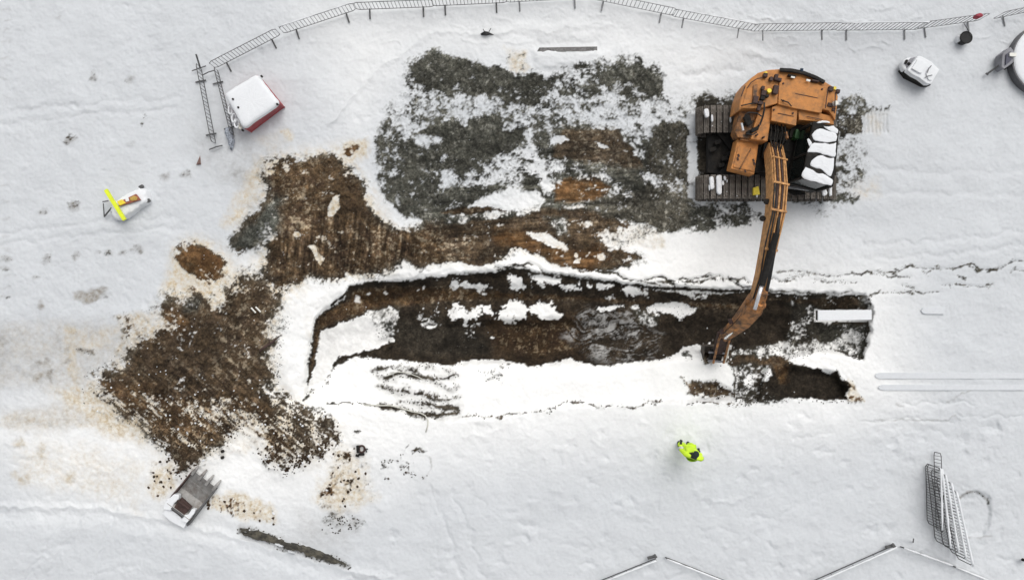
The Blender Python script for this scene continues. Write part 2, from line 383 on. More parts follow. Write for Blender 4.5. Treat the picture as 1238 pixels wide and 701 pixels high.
paint([(120,462),(200,470),(210,500),(160,495)], 12, cover=.82, brown=.85, orange=.12)
paint([(288,520),(300,514),(318,516),(322,545),(300,545),(275,548),(272,535)], 5, cover=.08, stain=.35)
paint([(325,470),(345,478),(370,492),(395,505),(415,530),(395,545),(365,560),(350,530),(330,500)], 10, cover=.62, brown=.55)
paint([(326,385),(348,382),(350,398),(328,402)], 5, cover=.42)
line([(318,422),(332,410),(340,405)], 2.5, 1.5, cover=.9, brown=.3)
paint([(95,455),(130,470),(200,520),(175,535),(110,515),(60,470)], 16, stain=.95)
for j in range(26):
    a, b = random.uniform(90, 165), random.uniform(462, 505)
    line([(a, b), (a + random.uniform(12, 26), b + random.uniform(8, 20))], 1.4, 2, warp=2, stain=1, cover=random.choice((0, .2, .55)), brown=.9)
paint([(400,560),(440,550),(450,600),(410,620),(380,600)], 14, cover=.17, stain=.75, brown=.9)
paint([(390,585),(410,580),(400,600),(385,605)], 7, cover=.5, stain=.8, brown=1, orange=.4)
paint([(405,545),(430,542),(425,555),(405,556)], 5, cover=.42, brown=1, stain=.7)
paint((423,583,8,5), 4, cover=.65, brown=.9)
paint([(250,600),(290,598),(330,612),(335,630),(300,628),(262,614)], 8, cover=.05, brown=1, orange=.5, stain=.95)
for j in range(22):
    a = 252 + j * 3.7; b = 600 + j * .75
    line([(a, b), (a + random.uniform(-1, 1.5), b + random.uniform(12, 18))], 1.3, 1.6, cover=random.choice((0, .3, .65, .8)), stain=1, brown=1, orange=.35)
paint([(185,560),(215,560),(210,590),(188,605),(178,585)], 8, cover=.22, stain=.8, brown=1)
paint([(400,615),(440,625),(435,645),(390,640)], 9, cover=.22, grime=.5)
paint([(360,620),(420,630),(425,660),(370,650)], 14, grime=.3)
for q in ((495,572,6,3),(489,565,5,3),(468,558,5,3),(466,565,4,2),(503,545,6,3),(512,548,4,2),(470,580,3,4),(516,577,3,2),(430,520,3,2),(176,140,4,2),(170,152,4,3),(85,168,6,4)):
    paint(q, 3, cover=.62, brown=.4)
line([(498,535),(486,548),(484,555),(490,559),(500,559)], 1, 1.2, cover=.5, brown=.2)
line([(480,557),(486,567),(490,570)], 1, 1.2, cover=.5, brown=.2)
line([(520,552),(523,562),(517,575)], 1, 1.2, grime=.8)
# trench: dark wall and floor
D = dict(brown=.55, wet=.8, rough=.35)
paint([(371,462),(375,415),(382,386),(400,370),(416,361),(424,346),(470,342),(520,338),(560,334),(610,328),(622,325),(640,332),(700,338),(760,344),(800,352),(870,356),(900,352),(960,359),(1010,363),(1052,358),(1050,375),(1053,390),(1049,405),(1045,420),(1044,434),(1030,432),(1005,420),(975,416),(950,425),(900,432),(870,422),(835,418),(815,430),(790,435),(740,441),(712,440),(690,434),(665,437),(655,444),(635,441),(600,434),(560,437),(545,443),(515,438),(480,436),(440,432),(428,432),(405,441),(412,430),(395,460),(388,470),(380,470)], 2.5, 2, cover=1, **D)
paint([(378,400),(385,382),(402,373),(420,364),(430,350),(500,345),(560,350),(700,358),(800,366),(900,368),(900,374),(800,368),(690,362),(560,362),(500,368),(470,370),(440,378),(400,392),(388,400),(384,430),(376,450)], 4, 2, wet=.05, brown=.9)
paint([(600,385),(700,378),(705,430),(640,436),(560,425)], 22, 1, wet=.55, brown=1)
paint([(470,385),(560,388),(590,410),(590,432),(500,430),(475,410)], 10, 1, wet=.95, brown=.2)
paint([(790,392),(860,380),(950,374),(955,412),(900,424),(800,425)], 8, 1, wet=1, brown=.5)
paint([(388,400),(420,390),(445,380),(472,372),(480,385),(470,400),(468,415),(456,422),(430,427),(408,434),(398,450),(380,480),(366,482),(377,455),(386,425)], 3, 2, cover=.06, rough=.25, grime=.25)
paint([(440,382),(470,372),(482,376),(472,410),(460,415),(455,395)], 5, cover=.42, brown=.0, wet=.3)
paint([(497,374),(510,370),(532,368),(535,390),(515,398),(508,385)], 6, cover=.6)
for q in ((555,378,13,11),(583,376,16,8),(620,376,18,11),(657,374,16,9),(672,380,11,7)): paint(q, 6, cover=.03, rough=.4)
paint([(545,385),(600,388),(600,402),(560,400)], 6, cover=.8)
for q in ((573,347,12,4),(588,350,9,5),(556,344,8,3),(625,342,12,7),(655,336,15,8),(668,340,12,6),(690,349,14,4),(712,346,3,3),(730,346,9,5),(763,351,11,6),(775,356,7,4),(792,345,14,6),(845,356,8,3),(828,353,9,2.5),(735,360,6,2),(765,373,6,4),(738,371,14,3),(812,345,12,4)):
    paint(q, 5, 1, cover=.02)
paint((660,346,6,6), 3, cover=.5, brown=.6)
for q in ((432,361,4,5),(512,349,2.5,4),(446,355,3,1.5),(466,355,3,2),(474,411,3,2.5),(466,400,2.5,2),(563,389,3,3),(564,394,3,2),(594,409,3,1.5),(521,396,6,2),(507,350,2,2)): paint(q, 1.5, 2, cover=.05, mode=None)
paint([(782,369),(800,365),(815,370),(845,369),(838,378),(822,384),(806,378),(790,374)], 4, cover=.18, brown=0)
paint([(760,378),(785,374),(800,380),(798,395),(785,395)], 6, cover=.6, brown=.1, wet=.3)
MUD = [(700,378),(720,370),(760,374),(785,382),(785,400),(800,402),(790,430),(740,438),(715,432),(695,415),(680,405)]
# right part
paint([(950,362),(1000,366),(1000,400),(985,412),(950,412),(955,388)], 6, cover=.74, brown=.1, wet=.75)
paint([(988,390),(1050,391),(1048,408),(1043,432),(1028,430),(1005,420),(992,412)], 3, 2, cover=.74, brown=0, wet=.45)
paint([(985,388),(1020,390),(1018,404),(1005,414),(985,412)], 4, 1, cover=.9, wet=.7)
paint([(1018,403),(1040,401),(1038,416),(1020,412)], 3, 2, cover=.15)
paint([(1000,415),(1018,412),(1030,425),(1010,424)], 4, cover=.3)
paint([(985,374),(1055,374),(1055,389),(985,389)], 1.5, 0, cover=.0)
paint([(880,425),(910,420),(950,412),(1000,414),(1000,424),(960,430),(935,432),(890,436)], 6, cover=.52, brown=.1, wet=.3)
paint([(885,432),(940,430),(958,440),(955,458),(935,465),(915,445),(885,442)], 5, cover=.96, brown=.8, orange=.05)
paint([(888,440),(930,442),(945,470),(950,483),(890,484)], 7, cover=.70, brown=.15, wet=.6)
paint([(892,445),(905,440),(910,480),(895,482)], 5, cover=.75, wet=.7)
paint([(912,446),(935,444),(940,482),(914,482)], 6, cover=.88, brown=.3, wet=.9)
paint((905,462,6,6), 4, cover=.2)
paint((924,452,7,5), 4, cover=.3)
paint([(822,424),(838,418),(856,415),(852,440),(835,440)], 4, 2, cover=.05)
paint((829,430,6,5), 3, cover=.85)
paint([(852,415),(885,412),(888,442),(852,440)], 5, cover=.65, brown=.7)
paint([(832,465),(842,462),(862,463),(880,470),(886,480),(840,482),(832,475)], 4, cover=.78, brown=.7)
line([(823,455),(830,463),(834,472)], 3, 2, cover=.85, brown=.7)
line([(886,440),(889,460),(888,480)], 3, 2, cover=.85, brown=.3)
paint([(930,455),(950,440),(962,440),(985,446),(1000,452),(1012,447),(1017,462),(1024,470),(1023,484),(960,481),(938,480),(925,470)], 2.5, 2, cover=1, brown=.45, wet=1, rough=.35)
paint([(938,445),(955,445),(952,462),(938,460)], 5, cover=1, brown=.9, wet=.2)
paint([(1024,458),(1032,462),(1038,480),(1046,484),(1024,485)], 3, 2, cover=.5, brown=.8, orange=.5, stain=1)
line([(960,483),(1000,484),(1040,485)], 4, 3, cover=.4)
# streaks on the lower bank
for pts, w, v in (([(455,447),(470,444),(490,446),(505,446)], 4.5, .85), ([(480,441),(510,443),(535,446),(552,449)], 2.5, .6), ([(458,455),(470,455),(480,459)], 3, .75), ([(466,457),(485,452),(505,455),(525,460)], 6, .9), ([(505,458),(525,463),(537,468)], 3, .7),
                  ([(455,465),(470,467),(485,470),(500,472)], 4, .75), ([(462,469),(490,473),(510,476),(522,480)], 6, .9), ([(500,474),(530,479),(540,482)], 2.5, .6), ([(478,484),(500,485),(520,489),(545,492)], 4, .75), ([(505,487),(530,491),(553,493)], 5, .85),
                  ([(462,492),(480,494),(500,499),(515,503)], 6, 1), ([(510,500),(530,502),(553,498)], 6, .9), ([(528,457),(540,456),(552,452)], 5, .85), ([(528,466),(540,468),(548,470)], 2.5, .7), ([(545,446),(552,448)], 4, .8), ([(524,479),(530,482),(538,480)], 4, .8), ([(540,482),(552,481)], 3, .8), ([(545,468),(552,467)], 3, .7), ([(535,495),(553,493)], 5, .9)):
    line(pts, w, 4, warp=1 if w < 5 else 2, cover=v * .92, brown=.4, wet=.5)
    line([(a, b + 1.5) for a, b in pts], w + 3, 4, warp=1, grime=.4)
line([(405,441),(414,435),(428,430),(450,430),(480,434)], 5, 2, cover=.98, wet=.6, brown=.3)
line([(367,483),(373,477),(380,471)], 4, 2, cover=.95, wet=.5); line([(385,466),(397,463)], 1.5, 1.5, cover=.7)
line([(395,487),(420,487),(440,489),(470,490)], 2, 1.5, cover=.95, wet=.5)
for q in ((590,448,8,3),(600,455,9,3),(612,443,7,2),(606,461,5,2)): paint(q, 3, cover=.6, brown=.2)
for pts in ([(605,503),(630,500),(660,493),(690,486),(700,485)], [(560,503),(600,505),(640,498),(665,496)], [(690,487),(720,490),(760,490),(790,486),(800,484)], [(780,482),(795,489)], [(830,487),(870,488),(895,490)]):
    line(pts, 2, 2, warp=1, cover=.8, brown=.7)
line([(400,368),(414,360),(424,347),(445,343),(470,342),(500,340),(520,337),(560,334),(590,332),(620,326),(660,332),(700,338),(740,342),(780,347),(820,349),(860,351),(900,351),(960,358),(1045,358)], 4, 2, warp=2, cover=1, wet=1, brown=.3)
line([(374,465),(375,440),(379,410),(384,388),(400,371)], 3, 2, warp=2, cover=1, wet=.7, brown=.5)
paint([(932,447),(950,441),(962,440),(985,446),(1000,450),(1014,446),(1017,460),(1024,466),(1026,483),(1000,481),(940,481),(930,470)], 2.5, 1, cover=1, wet=1, brown=.4)
paint([(935,442),(955,443),(953,464),(938,460)], 4, cover=1, brown=.95, wet=.1, orange=.15)

line([(1050,390),(1049,404),(1044,420),(1044,434),(1034,434),(1020,426),(1005,421)], 2, 1.5, cover=1, wet=.8)
# cracks along the upper edge
CR = [[(560,330),(600,335),(620,322),(640,318),(660,330),(690,336),(720,338),(760,345),(800,352)], [(600,322),(630,326),(700,337)], [(700,328),(740,330),(790,342),(800,350)], [(780,338),(800,335),(815,345)], [(795,341),(825,337),(850,336),(860,333)], [(832,340),(858,338),(870,333),(880,338),(900,336),(905,342)], [(880,335),(890,345),(905,348)],
      [(925,336),(945,340),(960,339)], [(900,350),(950,352),(1000,356),(1030,352)], [(985,337),(1010,341),(1035,342)], [(1000,333),(1030,331),(1048,328),(1085,328),(1100,322)], [(1052,356),(1075,352),(1092,353),(1115,355),(1135,352)], [(1152,325),(1175,319),(1200,326),(1220,319),(1238,316)], [(1140,346),(1165,345),(1190,347),(1200,344)], [(1080,335),(1100,335)], [(1115,328),(1125,327)], [(1195,328),(1205,326)], [(1158,333),(1168,337)], [(1222,329),(1238,328)], [(1090,344),(1105,348)], [(950,336),(975,333),(1000,333)], [(1100,322),(1125,326),(1152,325)], [(1052,330),(1070,333),(1080,335)], [(940,330),(965,327),(985,330)]]
for i, pts in enumerate(CR):
    f = .95 if i < 9 else .8
    pts = [pts[0]] + [((a[0] + b[0]) / 2 + random.uniform(-4, 4), (a[1] + b[1]) / 2 + random.uniform(-2.5, 2.5)) if t == 0 else b for a, b in zip(pts, pts[1:]) for t in (0, 1)]
    if i >= 9: pts = [(a + (0 if j in (0, len(pts) - 1) else 0), b + random.uniform(-1, 1)) for j, (a, b) in enumerate(pts)]
    line(pts, 2.0 if i < 9 else 1.3, 1.8, warp=2 if i < 9 else 0, cover=.95, brown=.3, wet=.4)
    for j in range(0, len(pts) - 1, 2):
        if random.random() < .6: line(pts[j:j + 2], random.uniform(2, 5) if i < 9 else 1.6, 2.5, warp=1, cover=.8, brown=.3, wet=.4)
    paint(pts, 3, 2 if i < 9 else 0, False, 2, 'add', h=-.10 if i < 9 else -.03)
paint([(900,357),(950,362),(1052,357),(1052,372),(1000,374),(985,370)], 3, 2, cover=.95, brown=.7, wet=.4)
paint([(1038,360),(1052,358),(1052,374),(1040,372)], 3, 2, cover=.6, brown=.1)
# the excavator's standing
paint([(836,124),(850,116),(900,118),(1000,125),(1022,130),(1022,165),(1015,170),(1012,235),(1000,240),(850,240),(838,238)], 5, cover=.96, brown=.25, wet=.75, rough=.4)
paint([(832,125),(842,122),(843,238),(832,240)], 2, 2, cover=.12)
line([(844,125),(845,180),(844,240)], 2, 1.5, cover=.9, wet=.8)  # dark strip by the snow ridge, its shade painted in as soil
paint([(838,116),(900,112),(900,128),(845,128)], 6, cover=.85, brown=.1)
paint([(1010,165),(1040,160),(1048,190),(1040,225),(1015,238)], 12, cover=.42, brown=.1)
paint([(1010,136),(1043,138),(1043,160),(1010,166)], 2, 2, cover=.86, brown=.2, wet=.5)
for j in range(14):
    a = 1012 + j * 4.6
    line([(a, 139), (a + .5, 160)], 1.4, 1.4, warp=2, grime=.5)
    paint([(a, 139), (a + .5, 160)], 2, 0, False, 1.6, 'add', h=-.04)
    if j < 7: line([(a + 2.3, 138), (a + 2.6, 158)], 1.3, 1.4, warp=2, cover=1, wet=.7)
paint([(1015,118),(1045,112),(1050,125),(1078,132),(1045,140),(1012,132)], 5, cover=.7, brown=.1)
paint([(965,238),(1010,236),(1040,235),(1030,245),(980,248)], 5, cover=.5)
paint([(985,255),(1010,250),(1000,265)], 10, cover=.22)
paint([(1045,135),(1075,138),(1060,165),(1044,160)], 8, stain=.3); paint((1045,228,22,12), 12, stain=.4)
# small marks by the fence and roads
paint([(610,58),(635,62),(638,85),(618,88)], 7, cover=.15, stain=.6)
paint((524,62,4,4), 3, cover=.6)
for q in ((613,66,3,2),(620,65,3,2),(632,67,4,2)): paint(q, 2, cover=.7)
line([(704,76),(740,72),(778,68)], 1.5, 1.5, cover=.6)
# lane on the left: scraped, dirty patches
paint([(-20,390),(140,385),(190,400),(160,430),(110,455),(100,470),(-20,470)], 18, grime=.36, stain=.2)
paint([(88,355),(100,350),(128,348),(127,358),(105,364),(88,362)], 3, grime=.95, stain=.2)
paint([(77,398),(90,397),(93,430),(95,460),(86,465),(78,430)], 4, stain=.55, grime=.5)
paint([(92,400),(140,395),(135,415),(95,420)], 7, stain=.5, grime=.3)
paint([(95,424),(112,420),(115,426),(98,430)], 3, cover=.4, brown=.5, grime=.9)
for q in ((43,438,8,3),(58,440,4,7),(45,455,8,4),(60,455,3,8),(78,438,5,2),(4,410,6,5),(50,370,5,3)): paint(q, 3, grime=.95, stain=.2)
paint([(140,380),(190,375),(185,400),(150,420),(135,440),(150,400)], 8, cover=.28, brown=.7, stain=.6)
paint([(0,500),(80,490),(110,510),(60,520),(0,515)], 12, grime=.45, stain=.35)
paint([(20,530),(120,540),(180,560),(170,620),(80,590),(20,585)], 22, stain=.32)
for q in ((23,533,7,6),(52,545,5,9),(15,575,5,6),(28,577,7,6),(82,577,9,6)): paint(q, 4, stain=.5, grime=.45)
for q in ((165,302,10,4),(150,305,6,2.5),(92,250,6,4),(88,252,8,5),(50,258,7,6),(56,312,5,5),(9,312,5,5),(92,310,5,5),(86,170,8,5),(130,305,6,3),(115,302,3,2),(45,336,4,3),(8,360,5,1.5),(8,324,5,1.5),(198,214,8,5),(225,212,9,4),(70,20,4,3),(160,95,6,4),(115,92,4,4),(160,172,7,3),(128,358,4,4)):
    paint((q[0], q[1], q[2] * .7, q[3] * .7), 4, 1, grime=.75, cover=.30, brown=.5)
for yy in (10, 24, 38, 50, 68, 80, 96, 118, 225, 245, 265, 285, 300, 316, 332, 345): paint((8, yy, 5, 1.2), 2, grime=.35)
paint([(230,150),(290,165),(340,175),(330,200),(300,240),(280,230),(240,200)], 16, grime=.28)
paint([(300,170),(345,150),(360,165),(330,185)], 9, stain=.22); paint((347,163,6,5), 4, stain=.8)
paint((290,212,14,12), 6, grime=.55)
line([(292,638),(310,645),(340,657),(380,670),(416,682)], 7, 5, warp=1, cover=.62, brown=.2, grime=.6)
line([(322,648),(332,654),(345,664)], 6, 4, warp=1, cover=.7, brown=.2)
# soft furrows, drifts and edges in snow (relief only)
def ridge(pts, w, h, feather=6): paint(pts, feather, 1, False, w, 'add', h=h)
ridge([(0,612),(120,615),(220,632),(300,655),(420,690),(470,701)], 5, .10)
ridge([(400,150),(430,110),(470,75),(520,40),(600,38),(700,35)], 4, .06)
paint([(-40,630),(120,625),(240,645),(420,700),(420,760),(-40,760)], 14, 1, mode='add', h=.16)
ridge([(620,30),(650,33),(690,30),(740,30)], 2, .05); ridge([(900,60),(950,75)], 6, .06); ridge([(830,92),(890,85)], 8, -.05)
for x0_, x1_ in ((95, 30), (118, 53), (150, 110), (520, 560), (545, 585)):
    ridge([(x0_, 590), ((x0_ + x1_) / 2 + 4, 645), (x1_, 702)], 3, -.035, 4)
for yy_ in (118, 131, 262, 276): ridge([(0, yy_ + 20), (70, yy_ + 12), (150, yy_ + 4), (215, yy_)], 3.5, -.03, 4)
for yy_ in (300, 317): ridge([(1045, yy_ - 5), (1120, yy_ - 8), (1238, yy_ - 20)], 5, -.03, 4)
for yy_ in (205, 232): ridge([(1045, yy_), (1120, yy_ + 3), (1238, yy_ + 2)], 6, -.025, 5)
for pts in ([(1040,510),(1100,507),(1150,507),(1160,500),(1238,505)], [(1090,488),(1100,490),(1150,487),(1175,487)]): ridge(pts, 1.5, -.04, 3)
line([(1058,508),(1100,507),(1145,508),(1155,502)], 1, 1.5, grime=.8)
line([(1145,487),(1155,483),(1163,475),(1175,472)], 1, 1.5, grime=.8); line([(1085,488),(1092,492)], 2, 2, grime=.8)
paint([(1163,600),(1180,594),(1195,600),(1198,625),(1190,645),(1170,650),(1160,630)], 4, 2, mode='add', h=-.10)
line([(1160,602),(1172,594),(1183,595),(1193,602),(1194,608)], 2.2, 1.6, grime=1, cover=.3)
line([(1170,650),(1185,650),(1200,647)], 1.2, 1.5, grime=.8)
paint([(646,62),(735,62),(738,76),(650,82)], 5, 2, mode='add', h=.07)
paint([(650,50),(722,46),(724,56),(650,57)], 6, 2, mode='add', h=-.05)
for _ in range(320):                                   # footprints and slumps in the loose snow
    a, b = random.uniform(430, 1230), random.uniform(500, 700)
    paint((a, b, random.uniform(2, 6), random.uniform(2, 5)), 5, 1, mode='add', h=random.uniform(-.06, .04))
for _ in range(320):
    a, b = random.uniform(0, 460), random.uniform(0, 400)
    paint((a, b, random.uniform(1.5, 4), random.uniform(1.5, 3)), 4, 1, mode='add', h=random.uniform(-.03, .02))
for _ in range(30):
    a, b = random.uniform(440, 1230), random.uniform(8, 60); w = random.uniform(10, 40)
    ridge([(a, b), (a + w / 2, b + random.uniform(-3, 3)), (a + w, b + random.uniform(-4, 4))], 1.5, .03, 3)
for _ in range(26):
    a, b = random.uniform(0, 1200), random.uniform(520, 700); w = random.uniform(15, 60)
    ridge([(a, b), (a + w / 2, b + random.uniform(-9, 9)), (a + w, b + random.uniform(-16, 16))], 2, random.choice((-.035, .035)), 5)

def reg(poly, f):
    a = np.zeros_like(X); sl_, k_ = region(poly, f); a[sl_] = k_; return a
def blur(a, r, n=2):
    for _ in range(n):
        for ax in (0, 1):
            pad = [(0, 0), (0, 0)]; pad[ax] = (r + 1, r)
            c = np.cumsum(np.pad(a, pad, mode='edge').astype(np.float64), axis=ax)
            a = (np.take(c, range(2 * r + 1, c.shape[ax]), ax) - np.take(c, range(0, c.shape[ax] - 2 * r - 1), ax)) / (2 * r + 1)
    return a.astype(np.float32)
# --- combine with noise
sp = fbm(X, Y, 10.0, 8.5, 11, 4, .85); big = fbm(X, Y, 30, 22, 12, 4, .65); spk = vnoise(X, Y, 1.7, 1.7, 17) * .6 + vnoise(X, Y, 3.1, 2.7, 18) * .4
stre = fbm(X + .15 * Y, Y - .12 * X, 22, 3.2, 13, 3)
vst = fbm(X + .10 * Y, Y, 3.0, 30, 63, 3, .7) - .5                      # bucket-teeth marks pulled down the bank
dgs = fbm(X * .75 + Y * .66, Y * .75 - X * .66, 26, 3.2, 64, 3, .7) - .5  # scrapes across the heap
hst = fbm(X, Y + .08 * X, 40, 3.0, 65, 3, .7) - .5
nn = dgs * 1.5 * reg([(90, 455), (150, 470), (240, 500), (330, 480), (420, 520), (340, 580), (180, 570)], 40) + dgs * 1.6 * reg([(205, 295), (240, 285), (285, 320), (285, 350), (230, 350)], 10) + (sp - .5) * 1.35 + (big - .5) * .85 + (spk - .5) * .55
ssl, mk = region(MUD, 8, warp=2)
mudk = np.zeros_like(X); mudk[ssl] = mk
ang = np.arctan2(Y - 405, X - 735); rad = np.hypot((X - 735) / 1.8, Y - 405)
wx1 = (fbm(X, Y, 45, 26, 51, 3) - .5) * 60; wy1 = (fbm(X, Y, 40, 22, 52, 3) - .5) * 46
swirl = fbm(X * .45 + wx1, Y + wy1 + .1 * X, 14, 5.0, 14, 5, .75) + (sp - .5) * .25 + (spk - .5) * .12
grv = (ch['brown'] < .3) & (ch['cover'] > .2) & (ch['cover'] < .9) & (Y < 300) & (ch['wet'] < .3)
gw = blur(grv.astype(np.float32), 3)
ch['cover'] = ch['cover'] + gw * .15
cov = ch['cover'] + nn * np.clip(1.3 - np.abs(ch['cover'] - .5) * .55, 0, 1)
pure = np.clip((ch['cover'] - .985) / .015, 0, 1)
k = np.clip((cov - .41) / np.where(ch['brown'] < .3, .30, .17), 0, 1)
k = np.where(ch['cover'] < .02, 0, k)
cover = np.maximum(k, pure)
dust = np.clip((cov - .12) / .32, 0, 1) * np.clip((spk - .38) / .3, 0, 1) * np.clip((fbm(X, Y, 7, 6, 19, 4, .8) - .38) / .2, 0, 1) * .62
cover = np.maximum(cover, np.where((ch['cover'] > .06) & (ch['wet'] < .6), dust, 0))
mudc = np.clip((swirl - .50) / .16, 0, 1) * np.clip(.35 + (sp - .35) * 2, 0, 1)
cover = np.where((mudk > .02) & (ch['cover'] > .9), cover * (1 - mudk) + mudk * (.60 + .40 * (1 - mudc)), cover)
spread = np.clip(ch['stain'] * 2.5 * (fbm(X, Y, 9, 12, 21, 4, .75) + .05) - .1, 0, 1)
spread = np.maximum(spread, np.clip((cov - .05) / .4, 0, 1) * (1 - cover) * np.clip(ch['brown'] * 1.2 - .5, 0, 1) * (ch['cover'] > .04) * .9 * (1 - ch['wet']))
halo = blur(cover * np.clip(ch['brown'] * 1.5 - .4, 0, 1) * (ch['wet'] < .45), 9) * .8 + blur(cover * (ch['brown'] > .5) * (ch['wet'] < .45) * (X < 460), 20) * .7
fring = fbm(X * .75 + Y * .66, Y * .75 - X * .66, 20, 4.5, 71, 4, .75) * .6 + fbm(X, Y, 9, 9, 72, 4, .8) * .5
spread = np.maximum(spread, np.clip((halo * 1.7 - .12) * 1.5 * np.clip(fring * 2.6 - .85, 0, 1), 0, 1) * (1 - np.clip(ch['wet'] * 2, 0, 1)) * np.clip(1 - reg([(372, 340), (700, 325), (1060, 350), (1050, 490), (380, 500)], 8) * 1.2, 0, 1))
ch['grime'] = np.clip(ch['grime'] * 1.8 * fbm(X, Y, 10, 8, 22, 4, .75) , 0, 1)
tone = 1.0 * (fbm(X, Y, 46, 34, 61, 6, .78) - .5) * 3.0 + (fbm(X, Y, 7, 7, 62, 3, .85) - .5) * 2.2
tone = tone + vst * 3.2 * reg([(395, 250), (500, 270), (520, 315), (400, 335), (330, 340), (330, 290)], 15)
tone = tone + dgs * 3.0 * reg([(100, 440), (330, 440), (360, 560), (200, 560)], 30)
tone = tone + hst * 3.0 * reg([(510, 245), (690, 150), (780, 200), (720, 330), (520, 320)], 12)
tone = np.exp(np.clip(tone, -2.4, 2.0) * .80) * np.where(ch['wet'] > .4, .72, .84)
tan_fleck = np.clip((fbm(X, Y, 6, 5, 66, 4, .9) + .35 * dgs + .3 * vst - .60) / .07, 0, 1) * np.clip(fbm(X, Y, 60, 60, 67, 2) * 2.2 - .5, 0, 1)
lump = fbm(X, Y, 6, 6, 31, 3, .7) - .5
fine = vnoise(X, Y, 2.4, 2.4, 33) - .5
z = ch['h'] + (fbm(X, Y, 120, 90, 41, 3) - .5) * .16
z = z + cover * ch['rough'] * lump * .20 + cover * fine * .030 * (.4 + ch['rough']) + cover * .015
z = z + (1 - cover) * ((fbm(X, Y, 22, 16, 42, 4) - .5) * .05 + ch['rough'] * lump * .1 + fine * .008 + (fbm(X, Y, 9, 8, 43, 3, .7) - .5) * .026 * (.5 + 1.2 * vnoise(X, Y, 90, 70, 44)))
z = z + ch['rough'] * (big - .5) * .12
z = z + mudk * (swirl - .5) * .12
edge = np.clip(np.minimum(np.minimum(X + 200, 1440 - X), np.minimum(Y + 200, 900 - Y)) / 180, 0, 1)
z = (z * edge).astype(np.float32)
cover = cover * near
KX = (H - z) / F
co = np.stack([(X - CX) * KX, (CY - Y) * KX, z], -1).reshape(-1, 3).astype(np.float32)
idx = np.arange(NX * NY, dtype=np.int32).reshape(NY, NX)
quads = np.stack([idx[1:, :-1], idx[1:, 1:], idx[:-1, 1:], idx[:-1, :-1]], -1)
qX, qY = (X[:-1, :-1] + X[1:, 1:]) / 2, (Y[:-1, :-1] + Y[1:, 1:]) / 2
# smooth normals over the whole sheet so the pieces join without a seam
p3 = co.reshape(NY, NX, 3)
du = np.gradient(p3, axis=1); dv = np.gradient(p3, axis=0)
nrm = np.cross(du, -dv).reshape(-1, 3); nrm /= np.linalg.norm(nrm, axis=1, keepdims=True) + 1e-12

